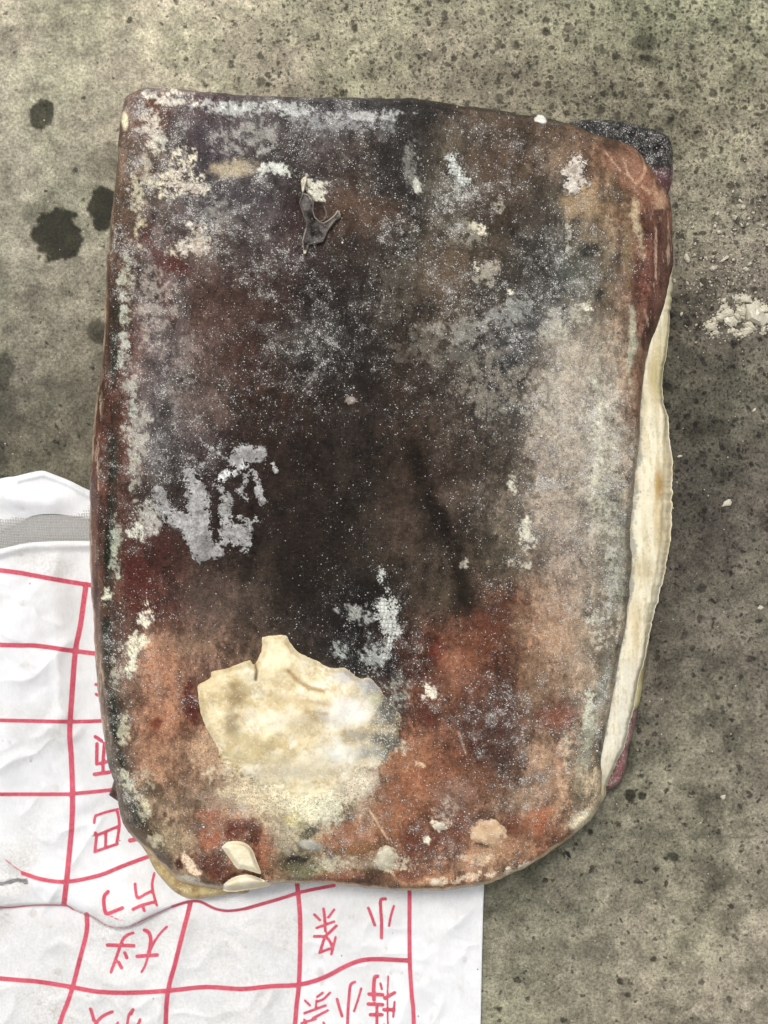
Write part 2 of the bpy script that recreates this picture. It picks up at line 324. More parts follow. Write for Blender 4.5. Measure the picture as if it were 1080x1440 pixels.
# ------------------------------------------------------------------ the frozen slab
E_TOP = [(178,135),(190,128),(205,124),(240,124),(270,127),(340,134),(400,135),(500,138),(560,138),(600,141),(650,148),(700,155),(750,163),(800,174),(839,190),(868,197),(893,209),(910,229),(924,250),(934,264)]
E_RIGHT = [(934,264),(941,278),(945,298),(946,330),(946,378),(938,425),(924,465),(912,497),(906,530),(902,564),(898,628),(889,704),(887,755),(888,790),(881,870),(870,926),(857,1002),(846,1060),(846,1110),(842,1135),(826,1157)]
E_BOTTOM = [(180,1170),(200,1190),(219,1207),(238,1227),(254,1240),(280,1246),(313,1250),(335,1251),(380,1244),(430,1242),(500,1247),(560,1252),(610,1252),(650,1249),(700,1238),(750,1213),(790,1187),(826,1157)]
E_LEFT = [(178,135),(174,145),(168,186),(163,250),(155,318),(149,395),(146,460),(142,515),(135,570),(130,620),(127,680),(127,798),(132,883),(136,960),(141,1000),(148,1050),(155,1085),(163,1105),(166,1130),(172,1155),(180,1170)]
def rough_edge(line, n):
    L = resample(smooth_line(line), n); t = np.arange(n) * 1.0
    w = np.sin(np.linspace(0, math.pi, n)) ** 0.3
    L[:, 0] += w * (1.3 * noise(t / 14, L[:, 1] / 31, 1) + 0.7 * noise(t / 5, L[:, 1] / 17, 2)); L[:, 1] += w * (1.3 * noise(t / 14, L[:, 0] / 31, 3) + 0.7 * noise(t / 5, L[:, 0] / 17, 4)); return L
NU, NV = 500, 700
eT, eB, eL, eR = rough_edge(E_TOP, NU), rough_edge(E_BOTTOM, NU), rough_edge(E_LEFT, NV), rough_edge(E_RIGHT, NV)
LOOP = np.vstack([eT[:-1], eR[:-1], eB[::-1][:-1], eL[::-1][:-1]])
SDF = Canvas(lambda x, y: poly_field(x, y, LOOP[::9]), 90, 90, 1000, 1300, 4)

def ztop(x, y):                           # height of the slab's upper surface
    d = SDF(x, y)
    left = (1 - sstep(190, 330, x)) * (.12 + .88 * sstep(300, 500, y)); ru = sstep(820, 900, x) * (1 - sstep(480, 560, y)) * sstep(235, 330, y); bot = sstep(1120, 1220, y)
    w = 8 + 14 * left + 34 * ru + 2 * bot; drop = 0.014 + 0.026 * left + 0.016 * ru + 0.004 * bot
    t = np.clip(d / w, 0, 1)
    z = 0.086 - drop * (1 - np.sqrt(np.clip(1 - (1 - t) ** 2, 0, 1)))
    z = z + sstep(0, 40, d) * (0.0035 * fbm(x, y, 230, 2, 1) + 0.0016 * fbm(x, y, 70, 3, 2)) + 0.00045 * fbm(x, y, 14, 3, 4)
    z = z - 0.010 * sstep(1060, 1250, y)
    # crease along the left shoulder, long diagonal crease, ridges of the right side
    z = z - 0.0022 * np.exp(-((seg_dist(x, y, CREASE) / 5.0) ** 2)) - 0.0032 * np.exp(-((seg_dist(x, y, DIAG) / 10.0) ** 2))
    z = z + 0.0008 * np.sin(x / 9.0 + 2.0 * fbm(x, y, 160, 2, 3)) * sstep(800, 850, x) * sstep(420, 520, y)
    z = z - 0.0030 * np.exp(-((seg_dist(x, y, NOTCH) / 3.0) ** 2))
    return z
CREASE = np.array([(168,330),(160,500),(160,600),(157,700),(152,800),(150,880),(158,980),(168,1060),(180,1120),(196,1150)], float)
DIAG = np.array([(575,610),(600,690),(640,780),(660,860)], float)
NOTCH = smooth_line([(312,1246),(322,1234),(340,1226),(356,1230),(368,1236)], 3)

TX = [150,220,290,360,430,500,570,640,710,780,850,920]
TY = [150,220,290,360,430,500,570,640,710,780,850,920,990,1060,1130,1200,1250]
TC = [
 [(125,85,70),(112,90,92),(96,78,88),(96,86,93),(84,80,88),(74,70,78),(56,52,56),(80,66,56),(86,70,58),(90,68,54),(60,52,50),(55,50,52)],
 [(120,92,72),(106,86,80),(80,70,82),(90,82,86),(80,70,74),(76,62,60),(48,44,48),(82,72,60),(82,66,54),(112,90,72),(124,88,66),(134,78,60)],
 [(110,82,62),(94,78,76),(80,72,80),(72,64,70),(64,46,46),(82,62,50),(54,48,46),(76,68,58),(72,60,50),(82,74,64),(120,96,70),(132,78,60)],
 [(105,76,62),(92,72,74),(84,66,64),(64,52,56),(58,44,46),(60,48,44),(62,54,46),(92,76,60),(70,60,50),(66,66,66),(110,94,74),(118,60,50)],
 [(100,66,54),(94,78,82),(88,62,58),(70,52,48),(50,40,42),(46,38,38),(56,48,40),(84,70,58),(72,64,56),(72,72,72),(118,100,82),(118,64,52)],
 [(110,66,52),(90,78,84),(90,70,68),(66,44,38),(60,52,52),(46,40,38),(54,42,36),(60,52,46),(58,56,60),(112,100,90),(122,108,96),(122,90,70)],
 [(112,62,48),(88,80,86),(94,74,72),(64,42,34),(54,38,32),(46,36,34),(58,44,36),(60,50,44),(66,64,64),(124,108,96),(130,120,112),(122,90,70)],
 [(108,60,48),(84,78,84),(74,58,64),(58,40,36),(46,35,31),(48,39,34),(62,48,40),(78,62,54),(84,74,66),(134,116,104),(136,126,116),(130,110,90)],
 [(106,62,50),(72,58,58),(64,48,50),(50,36,32),(42,33,28),(48,39,34),(64,50,42),(58,45,38),(96,84,74),(130,114,102),(130,124,114),(130,110,90)],
 [(100,60,50),(74,36,32),(68,48,43),(50,39,34),(40,31,26),(46,38,32),(64,51,42),(76,62,50),(88,78,64),(126,104,92),(126,118,108),(130,110,90)],
 [(102,66,56),(108,58,50),(90,68,62),(74,60,54),(46,38,34),(28,25,26),(58,46,38),(74,60,46),(114,70,50),(134,106,86),(126,116,104),(130,110,90)],
 [(104,78,68),(152,104,80),(124,92,78),(88,68,58),(54,44,40),(28,28,32),(96,54,40),(142,74,48),(126,74,50),(148,110,84),(124,110,96),(140,120,100)],
 [(112,94,84),(162,106,78),(128,74,56),(138,106,84),(120,104,84),(66,62,60),(116,68,50),(126,74,52),(104,62,48),(138,100,78),(140,122,102),(150,130,108)],
 [(114,100,90),(158,106,78),(150,112,88),(170,150,118),(174,158,128),(158,134,110),(146,84,56),(130,74,52),(92,60,50),(142,108,84),(146,128,106),(150,130,108)],
 [(122,104,88),(146,116,90),(154,122,98),(146,104,84),(172,158,128),(156,124,98),(158,92,58),(140,86,62),(142,106,84),(144,106,82),(156,138,112),(160,140,116)],
 [(120,100,80),(104,86,66),(142,112,88),(156,86,58),(124,112,88),(146,100,66),(148,104,76),(132,80,60),(164,120,90),(154,94,62),(172,154,126),(170,150,126)],
 [(120,100,80),(120,100,76),(140,108,80),(150,110,80),(128,114,88),(140,98,70),(140,104,80),(150,96,66),(150,116,92),(156,130,104),(172,154,126),(170,150,126)]]
TF = [
 [.7,.85,.5,.8,.7,.65,.2,.3,.3,.25,.3,.3],[.4,.7,.4,.8,.8,.4,.25,.4,.25,.3,.15,.1],[.4,.7,.6,.5,.35,.25,.4,.55,.35,.4,.15,.1],
 [.55,.6,.6,.35,.35,.45,.5,.55,.5,.6,.3,.15],[.5,.65,.4,.4,.45,.4,.35,.5,.6,.65,.45,.2],[.45,.65,.5,.25,.5,.35,.35,.45,.7,.7,.6,0],
 [.3,.6,.45,.2,.22,.22,.25,.35,.6,.7,.6,.3],[.3,.6,.35,.12,.08,.12,.15,.3,.5,.65,.55,.3],[.4,.5,.2,.1,.05,.08,.12,.15,.45,.55,.55,.3],
 [.4,.25,.12,.06,.05,.08,.10,.12,.4,.5,.5,.3],[.5,.4,.2,.12,.1,.3,.2,.15,.2,.4,.5,.3],[.5,.4,.2,.1,.1,.7,.4,.15,.2,.3,.5,.3],
 [.6,.22,.25,.3,.3,.7,.35,.4,.5,.25,.5,.3],[.6,.15,.2,.3,.4,.45,.2,.35,.55,.3,.5,.3],[.6,.35,.4,.4,.4,.4,.2,.35,.4,.3,.4,.3],
 [.4,.4,.3,.3,.4,.3,.3,.45,.3,.3,.3,.3],[.2,.2,.2,.2,.4,.3,.3,.3,.3,.2,.2,.2]]

# colour marks: cx, cy, rx, ry, angle, colour, opacity, softness, raggedness
MARKS = [
 (560,240,34,60,10,(38,34,36),.75,.7,.35),(600,160,60,18,5,(46,44,48),.6,.8,.3),(215,160,26,28,0,(112,68,54),.7,.6,.3),(262,305,40,16,10,(92,78,84),.4,.8,.3),
 (340,270,70,40,10,(70,62,74),.5,.8,.3),(300,195,50,26,0,(84,72,86),.5,.8,.3),(327,237,36,13,-8,(178,160,132),.75,.7,.4),
 (250,375,22,14,20,(104,40,34),.8,.5,.3),(215,350,12,50,-20,(112,60,58),.6,.7,.3),(235,420,10,40,-12,(82,40,36),.55,.7,.3),(350,420,60,60,0,(72,42,36),.4,.9,.3),
 (410,300,16,30,0,(44,26,30),.8,.7,.3),(520,300,50,30,0,(96,66,48),.45,.8,.4),(480,500,80,20,0,(36,32,34),.5,.9,.4),(440,470,50,40,0,(78,76,78),.35,.9,.4),
 (330,500,60,40,-20,(74,42,36),.45,.9,.3),(620,390,44,40,0,(112,90,72),.55,.8,.4),(700,400,60,26,-15,(58,54,54),.5,.9,.4),(740,470,80,36,-30,(54,58,68),.6,.9,.45),
 (660,480,60,30,-20,(52,46,44),.5,.9,.4),(815,390,32,40,10,(78,84,80),.6,.7,.35),(828,350,14,10,0,(24,24,30),.8,.5,.4),(838,412,8,10,20,(30,26,26),.8,.5,.3),
 (820,445,18,12,0,(60,62,54),.8,.4,.3),(760,300,26,60,0,(58,48,48),.5,.9,.4),(700,250,40,60,0,(92,66,50),.4,.9,.4),(815,285,26,26,0,(158,130,96),.75,.6,.35),
 (690,170,60,16,8,(104,84,70),.5,.8,.3),(880,240,24,40,-35,(150,100,76),.75,.5,.25),(905,262,22,16,40,(150,92,70),.8,.4,.2),(925,282,11,20,0,(190,150,122),.55,.9,.8),
 (896,316,6,40,-8,(190,176,142),.5,.9,.8),(884,350,9,60,-3,(120,106,70),.6,.7,.3),(888,480,6,60,-2,(160,162,146),.7,.6,.35),(905,520,4,60,2,(120,76,64),.5,.6,.3),
 (805,560,62,130,0,(140,130,126),.42,.9,.6),(800,740,56,110,4,(144,128,120),.42,.9,.6),(820,480,40,60,0,(150,138,124),.4,.9,.6),(775,880,40,60,0,(156,120,98),.35,.9,.6),(815,930,34,90,8,(150,132,116),.4,.9,.6),(842,560,8,70,0,(150,150,138),.35,.8,.5),(850,700,10,80,0,(110,114,98),.5,.8,.4),(838,710,4,50,2,(88,80,40),.6,.7,.3),(870,800,14,90,2,(116,122,116),.5,.8,.4),
 (640,700,30,22,0,(98,80,70),.6,.8,.3),(600,660,40,30,0,(58,40,34),.4,.9,.3),(560,730,30,60,0,(76,60,52),.5,.9,.3),(450,760,60,60,0,(44,33,27),.5,.9,.3),
 (300,850,60,40,0,(100,80,74),.5,.9,.3),(215,745,18,30,0,(70,30,26),.4,.8,.3),(190,815,22,40,0,(108,36,30),.85,.6,.3),(205,850,16,20,0,(112,44,36),.6,.7,.3),
 (655,830,24,44,-15,(44,34,28),.65,.8,.35),(620,740,16,50,-22,(42,32,28),.6,.8,.3),(585,650,14,50,-15,(44,32,28),.5,.8,.3),(500,870,50,56,0,(20,18,20),.85,.7,.35),
 (545,930,20,50,-10,(24,24,30),.85,.6,.35),(430,860,50,30,0,(40,32,30),.6,.8,.3),(460,915,30,20,0,(30,26,26),.6,.8,.3),(560,1000,16,40,0,(52,52,52),.7,.7,.4),
 (618,918,12,22,0,(136,36,28),.85,.5,.3),(645,925,34,34,0,(176,102,72),.6,.8,.3),(680,900,26,40,20,(140,66,34),.6,.8,.3),(700,870,50,20,-20,(120,62,44),.5,.8,.3),
 (730,880,20,30,0,(146,120,92),.4,.9,.3),(775,900,30,30,0,(172,130,98),.5,.9,.4),(780,1010,30,26,0,(150,76,58),.75,.6,.35),(750,960,30,50,0,(156,124,94),.45,.9,.4),
 (690,1010,50,34,0,(78,50,46),.6,.8,.4),(640,960,50,26,0,(146,86,62),.4,.8,.4),(600,1000,14,40,0,(126,56,40),.6,.8,.4),(705,1040,26,40,0,(74,48,44),.5,.8,.4),
 (225,940,32,36,0,(184,112,78),.6,.8,.3),(230,1010,30,40,0,(180,106,72),.6,.8,.3),(264,985,10,30,0,(120,34,26),.85,.5,.35),(273,1000,10,22,0,(110,30,24),.7,.6,.4),
 (220,1018,9,9,0,(150,52,28),.8,.6,.3),(258,905,36,20,0,(150,116,92),.5,.9,.3),(225,1075,24,20,0,(170,118,88),.5,.9,.3),(205,1060,20,30,0,(176,120,90),.4,.8,.3),
 (300,1060,36,30,0,(166,134,104),.5,.8,.4),(330,1120,60,24,0,(164,136,116),.6,.8,.4),(300,1150,26,20,0,(180,92,62),.7,.7,.4),(275,1160,12,14,0,(96,66,48),.7,.6,.4),
 (300,1180,24,18,0,(196,92,48),.8,.6,.35),(330,1165,14,20,0,(134,44,34),.8,.6,.4),(340,1150,20,14,0,(166,90,72),.5,.8,.4),(296,1215,34,18,20,(112,50,36),.85,.5,.4),
 (310,1232,24,10,0,(120,52,36),.8,.5,.3),(372,1195,10,30,0,(176,98,62),.8,.5,.4),(252,1217,8,12,0,(92,40,30),.9,.4,.3),(268,1218,7,20,-35,(222,188,164),.85,.4,.3),
 (262,1240,20,7,10,(196,192,190),.8,.5,.4),(240,1180,34,20,0,(158,138,108),.5,.8,.4),(192,1150,18,28,-30,(60,52,34),.85,.6,.5),(215,1110,22,20,-30,(66,58,44),.7,.6,.6),
 (205,1185,12,30,-45,(110,84,58),.8,.5,.3),(182,1175,16,30,-40,(104,80,56),.7,.6,.3),(380,1120,70,36,0,(196,180,148),.75,.8,.5),(430,1115,60,44,0,(214,204,174),.85,.8,.45),(500,1090,40,30,0,(196,186,170),.8,.8,.5),
 (415,1155,16,12,0,(188,172,104),.7,.6,.3),(400,1175,26,24,0,(170,160,138),.6,.7,.4),(440,1165,14,12,0,(56,52,40),.8,.6,.6),(420,1213,26,14,0,(28,26,28),.85,.6,.6),
 (440,1225,40,14,0,(112,108,72),.7,.7,.5),(395,1215,20,20,0,(98,84,50),.6,.7,.5),(495,1175,40,24,0,(186,108,74),.7,.7,.35),(510,1195,36,14,0,(148,92,36),.8,.6,.35),
 (560,1150,36,40,0,(168,92,50),.7,.7,.35),(585,1185,30,30,0,(132,58,42),.7,.7,.4),(500,1215,60,12,0,(150,130,108),.6,.7,.5),(470,1237,40,8,0,(150,78,50),.8,.5,.4),
 (520,1240,40,6,0,(72,48,40),.7,.5,.5),(600,1237,60,12,0,(176,120,80),.6,.7,.4),(585,1230,30,10,0,(134,60,44),.7,.6,.4),(545,1130,26,40,0,(160,96,64),.5,.8,.35),
 (600,1100,60,40,-20,(170,92,56),.6,.8,.35),(570,1065,50,26,-30,(176,108,70),.6,.8,.35),(675,1100,36,30,20,(132,78,50),.6,.8,.4),(640,1120,40,30,0,(140,106,94),.6,.8,.4),
 (630,1170,40,22,0,(134,70,54),.5,.8,.4),(760,1153,22,24,0,(182,92,48),.9,.5,.35),(720,1170,20,30,0,(150,74,52),.6,.8,.4),(700,1195,50,16,-15,(178,124,86),.7,.7,.4),
 (735,1125,30,20,0,(162,128,102),.5,.9,.4),(660,1215,40,16,-10,(188,140,110),.5,.8,.4),(795,1070,10,26,0,(150,92,80),.6,.7,.4),(770,1100,30,40,10,(154,120,96),.4,.9,.4),
 (815,1110,12,34,12,(100,92,70),.6,.7,.5),(828,1040,10,60,8,(128,134,118),.6,.7,.5),(850,960,9,50,5,(112,118,112),.6,.7,.5),(822,1150,26,14,-30,(214,204,174),.7,.6,.3),
]
CRUSTS = [  # cx, cy, rx, ry, angle, colour, strength : whitish crust painted where frost lies thick
 (240,138,46,12,4,(214,206,200),.9),(212,180,20,36,0,(206,196,188),.8),(262,228,24,22,0,(214,204,188),.95),(245,262,44,22,0,(212,202,184),.95),(285,262,16,14,20,(218,212,198),.8),
 (390,240,44,13,6,(204,206,208),.85),(340,152,60,14,0,(182,186,194),.6),(470,170,90,20,2,(160,164,176),.45),(278,320,18,10,0,(230,224,212),.95),(268,345,36,18,-10,(208,194,172),.85),
 (222,200,14,20,0,(210,208,198),.7),(190,290,12,60,-4,(196,186,158),.7),(445,262,22,18,0,(214,210,202),.75),(205,245,12,30,0,(190,180,160),.6),
 (673,322,14,8,20,(214,206,188),.8),(672,375,5,7,0,(220,214,200),.9),(720,410,7,4,0,(220,214,200),.9),(800,330,6,40,-6,(190,184,172),.6),
 (790,450,34,30,0,(170,166,160),.6),(820,430,14,10,10,(210,206,192),.8),(838,640,8,60,2,(196,200,188),.7),(835,570,9,50,0,(190,190,178),.6),(860,560,10,70,2,(176,170,166),.5),
 (195,740,20,20,0,(214,214,210),.9),(210,730,20,34,0,(186,184,186),.6),(188,660,10,50,0,(176,180,172),.6),(160,780,9,60,0,(168,176,160),.7),(152,840,10,14,0,(206,206,190),.9),
 (205,868,12,22,15,(216,210,198),.9),(190,900,20,14,0,(208,200,182),.8),(180,925,14,30,0,(214,210,190),.9),(160,945,8,30,0,(176,174,158),.7),(176,1020,9,40,0,(180,176,152),.7),
 (178,1100,16,24,-25,(198,194,170),.85),(205,1090,16,20,-30,(176,168,148),.5),(200,1135,14,20,-40,(190,184,158),.7),(222,1185,20,10,50,(196,186,158),.7),
 (172,480,9,70,2,(184,190,186),.7),(178,400,12,60,2,(176,178,162),.6),(183,560,12,60,0,(170,176,172),.6),(500,862,30,14,10,(186,190,196),.5),(480,915,16,16,0,(170,178,184),.8),
 (530,920,26,30,0,(176,182,190),.6),(560,980,24,30,0,(150,152,148),.6),(555,1050,30,18,0,(176,176,166),.7),(606,975,14,14,10,(216,208,198),.9),(590,1072,10,8,0,(208,184,150),.9),
 (450,1140,40,30,0,(206,204,184),.7),(490,1110,30,24,0,(204,190,172),.6),(400,1100,60,20,0,(190,180,156),.6),(320,1085,50,16,-5,(196,184,162),.6),(470,1215,34,16,0,(178,172,154),.7),
 (560,1215,30,16,0,(196,186,166),.6),(620,1160,14,10,0,(214,206,192),.9),(625,1142,20,22,0,(176,168,160),.5),(600,1182,6,8,0,(232,222,208),.9),(655,1235,60,9,-8,(208,190,172),.6),
 (735,1222,40,9,-25,(222,208,196),.8),(670,1210,30,12,0,(206,180,152),.5),(745,750,14,34,0,(206,200,188),.75),(722,680,8,18,0,(200,196,186),.7),(732,790,20,10,0,(200,190,178),.6),
 (650,793,8,8,0,(200,194,182),.8),(845,880,24,30,0,(190,188,180),.6),(858,810,12,50,0,(178,178,174),.5),(650,500,70,30,-10,(130,126,122),.35),(700,290,10,18,0,(170,164,152),.6),
 (760,168,9,5,10,(236,232,220),1),(830,1000,10,50,6,(190,196,180),.7),(800,1060,10,30,0,(190,180,160),.5),(560,400,40,60,0,(120,112,104),.3),(620,260,60,16,0,(120,118,112),.3),
 (495,563,8,7,0,(150,140,134),.9),(880,160,30,10,0,(160,160,160),.5),
 (330,150,80,10,2,(196,198,206),.6),(420,156,60,10,0,(190,192,202),.7),(520,160,60,9,2,(196,198,206),.6),(580,230,16,50,0,(150,152,150),.5),(585,262,10,14,0,(200,200,196),.7),(340,190,60,30,0,(170,168,170),.5),(300,300,40,30,0,(160,156,158),.4),
 (800,560,70,130,0,(180,170,162),.24),(795,740,60,100,0,(180,168,160),.22),(845,700,30,90,0,(184,180,172),.4),(190,600,26,50,0,(180,176,174),.55),(215,430,40,60,0,(176,166,164),.45),(700,540,60,60,-20,(170,160,150),.35),(790,560,50,80,0,(186,176,168),.45),(650,460,60,26,-10,(160,158,158),.45),(720,440,50,24,-20,(160,162,168),.5),(690,380,30,20,0,(186,176,164),.5),(850,620,30,90,0,(190,180,172),.4),(250,520,40,50,0,(160,146,146),.35),(660,330,30,30,0,(150,144,132),.5),(600,480,50,40,0,(140,132,124),.35)]
FL_LIGHT = 1.0
def paint(x, y):
    wx = x + 22 * fbm(x, y, 60, 6, 1, .72); wy = y + 22 * fbm(x, y, 60, 6, 2, .72); gr = fbm(x, y, 12, 4, 5, .85)
    col = bilin(wx, wy, TX, TY, lin(np.array(TC))); fr = bilin(wx, wy, TX, TY, np.array(TF)[..., None])[:, 0]
    col = col * (1 + 0.50 * fbm(x, y, 38, 6, 3, .75))[:, None]
    pk = sstep(-.10, .12, fbm(x, y * .8, 46, 6, 6, .85)); pj = sstep(.02, .16, fbm(x + 400, y * .7, 30, 5, 2, .85)); col = col * (.72 + .46 * pk)[:, None] * (1 - .34 * pj)[:, None]
    fib = fbm(x * 2.2 + .5 * y, y * .45, 22, 5, 4, .8); col = col * (1 + .55 * fib)[:, None]
    st = fbm(x * 5, y * 0.8, 60, 3, 5); sm = 0.18 + 0.25 * sstep(780, 860, x)
    col = col * (1 + sm * st)[:, None]
    def sub(cx, cy, r): return (np.abs(x - cx) < r) & (np.abs(y - cy) < r)
    for i, (cx, cy, rx, ry, an, c, op, so, rg) in enumerate(MARKS):
        s = sub(cx, cy, max(rx, ry) * 2.6 + 6)
        if not s.any(): continue
        m = blob(.5 * (x[s] + wx[s]), .5 * (y[s] + wy[s]), cx, cy, rx, ry, an, so, rg * 1.3, i); m = op * np.clip(m + 1.3 * m * (1 - m) * gr[s] * 2.2, 0, 1); col[s] = col[s] * (1 - m)[:, None] + lin(c) * m[:, None]
    # left shoulder: reddish wall band and black-green crease beside it
    d = SDF(x, y); lf = (x < 260)
    band = lf * sstep(250, 340, y) * (1 - sstep(1000, 1090, y)) * (1 - sstep(9, 13, d + 3 * fbm(x, y, 25, 3, 2) + 6 * (y < 470)))
    bc = lin(np.stack([np.interp(y, [250,600,850,960,1100], [122,110,118,142,140]), np.interp(y, [250,600,850,960,1100], [84,62,80,116,118]), np.interp(y, [250,600,850,960,1100], [66,52,70,108,110])], 1))
    bc = bc * (1 + 0.35 * fbm(x * 3, y * 0.7, 30, 3, 6))[:, None]
    cs = .75 * sstep(.10, .26, fbm(x * 4, y * .45, 26, 5, 2, .8)); ed = .8 * (1 - sstep(1.0, 2.6, d + 2.2 * fbm(x, y * .5, 18, 4, 5, .8))); cs = np.clip(np.maximum(cs, ed), 0, 1)[:, None]; bc = bc * (1 - cs) + lin((178, 152, 132)) * cs; bc = bc * (1 - .5 * sstep(.08, .2, fbm(x * 4, y * .4, 30, 4, 7, .8)))[:, None]
    col = col * (1 - band)[:, None] + bc * band[:, None]; fr = fr * (1 - 0.75 * band)
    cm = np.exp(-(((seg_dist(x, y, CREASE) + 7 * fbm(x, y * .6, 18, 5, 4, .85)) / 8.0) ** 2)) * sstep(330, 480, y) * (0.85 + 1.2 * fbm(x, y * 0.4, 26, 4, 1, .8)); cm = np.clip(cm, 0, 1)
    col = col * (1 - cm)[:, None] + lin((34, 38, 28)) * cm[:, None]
    # right upper wall: dark red strip
    rl = np.array([(912,300),(930,300),(934,360),(926,410),(912,460),(908,490)], float)
    rm = 0.95 * (1 - sstep(0.6, 1.25, (seg_dist(x, y, rl) + 5 * fbm(x, y, 30, 4, 3)) / np.interp(y, [270, 345, 420, 500], [1.5, 17, 14, 3])))
    rs = (.8 * sstep(.10, .28, fbm(x * 3.5, y * .5, 24, 5, 6, .8)))[:, None]; rc = (lin((104, 68, 60)) * (1 + 0.8 * fbm(x * 2.5, y * 0.6, 26, 4, 1, .7))[:, None]) * (1 - rs) + lin((168, 138, 122)) * rs
    col = col * (1 - rm)[:, None] + rc * rm[:, None]; fr = fr * (1 - 0.7 * rm)
    # membrane veins near the upper right corner
    for vl in (((876,222),(884,245),(895,258),(903,250),(908,236),(900,214)), ((903,262),(915,272),(922,262)), ((842,205),(858,222),(872,240))):
        vm = 0.5 * np.exp(-(((seg_dist(x, y, np.array(vl, float)) + 2.5 * fbm(x, y, 9, 3, 2)) / 1.7) ** 2)) * sstep(-.3, .2, fbm(x, y, 16, 3, 4)); col = col * (1 - vm)[:, None] + lin((206, 158, 128)) * vm[:, None]
    for i, (cx, cy, rx, ry, an, c, op) in enumerate(CRUSTS):
        s = sub(cx, cy, max(rx, ry) * 2.8 + 6)
        if not s.any(): continue
        n = fbm(x[s], y[s], 11, 4, i, 0.95); e = blob(.5 * (x[s] + wx[s]), .5 * (y[s] + wy[s]), cx, cy, rx * 1.15, ry * 1.15, an, 1.0, 0.5, i)
        m = op * sstep(0.42, 0.80, e * (.85 + 1.5 * n)) * 0.95
        col[s] = col[s] * (1 - m)[:, None] + lin(c) * (0.9 + 0.25 * n)[:, None] * m[:, None]; fr[s] = np.maximum(fr[s], 0.6 * e * op)
    # wrinkle lines near the top edge and the seam of the bottom
    for (ln, w, c, op) in ((((275,150),(300,156),(318,168)), 1.6, (50,40,46), .6), (((320,140),(323,165),(322,195)), 1.8, (56,42,44), .6), (((560,145),(610,150),(650,160)), 3, (36,34,38), .6),
                           (((355,880),(366,893)), 2, (40,30,26), .5), (((400,1245),(500,1246),(620,1250)), 2.5, (90,60,44), .5), (((670,1186),(685,1190),(695,1185)), 2.2, (70,36,26), .8),
                           (((645,1030),(655,1060)), 1.5, (200,180,160), .3), (((520,1140),(545,1180)), 1.6, (214,178,148), .6), (((313,1243),(325,1232),(345,1226),(368,1234)), 2.0, (40,30,20), .9)):
        m = op * np.exp(-((seg_dist(x, y, np.array(ln, float)) / w) ** 2)); col = col * (1 - m)[:, None] + lin(c) * m[:, None]
    rim = (1 - sstep(2, 5, d + 2 * fbm(x, y, 12, 2, 1))) * sstep(1150, 1200, y); col = col * (1 - .7 * rim)[:, None] + lin((196, 172, 136)) * .7 * rim[:, None]
    rim2 = (1 - sstep(2, 6, d + 2 * fbm(x, y, 14, 2, 1))) * (1 - sstep(150, 210, y)) * sstep(560, 600, x) ; col = col * (1 - .7 * rim2)[:, None] + lin((40, 36, 36)) * .7 * rim2[:, None]
    ns = sstep(-0.15, 0.15, 0.5 - np.hypot((x - 176) / 9, (y - 170) / 26) + 0.1 * fbm(x, y, 10, 2)); col = col * (1 - ns)[:, None] + lin((216, 200, 168)) * ns[:, None]
    lum = col @ np.array([.3, .5, .2]); col = lum[:, None] + (col - lum[:, None]) * .80; rg = np.clip(col[:, 0] - col[:, 1], 0, 1); col[:, 0] -= .16 * rg * sstep(.06, .2, rg);  col[:, 1] += .035 * rg; col[:, 2] = col[:, 2] * .86 + .14 * np.clip(col[:, 1] - col[:, 2], 0, 1); dg = .62 * np.exp(-(((seg_dist(x, y, DIAG) + 9 * fbm(x, y, 30, 5, 3, .8)) / 11.0) ** 2)) * sstep(600, 640, y); col = col * (1 - dg)[:, None]; fr = fr * (1 - .6 * dg); ctr = .42 * blob(x, y, 430, 660, 150, 250, 8, 1.0, .5, 2, 60); col = col * (1 - ctr)[:, None] * (1 + ctr[:, None] * np.array([.10, .0, -.08])); wm = np.clip((col[:, 0] - col[:, 2]) / (lum + .01) - .55, 0, 1); col = (col + np.array([.0018, .0010, .0004])) * (1.02 + .42 * sstep(.03, .25, lum) - .46 * wm)[:, None]  # dg: shading of the long diagonal crease painted into the skin colour
    return np.clip(col * GAIN, 0.002, 0.9), np.clip(fr * 1.35 * (.62 + 1.8 * fbm(x, y, 30, 6, 7, .8)) * (.35 + .85 * sstep(-.35, .3, fbm(x, y, 90, 4, 3, .6))), 0, 1.3)

block = empty('frozen_seafood_block', 'large frozen slab of dark purple-brown skinned seafood dusted with frost, lying on the concrete', 'frozen seafood', (0, 0, 0.005))

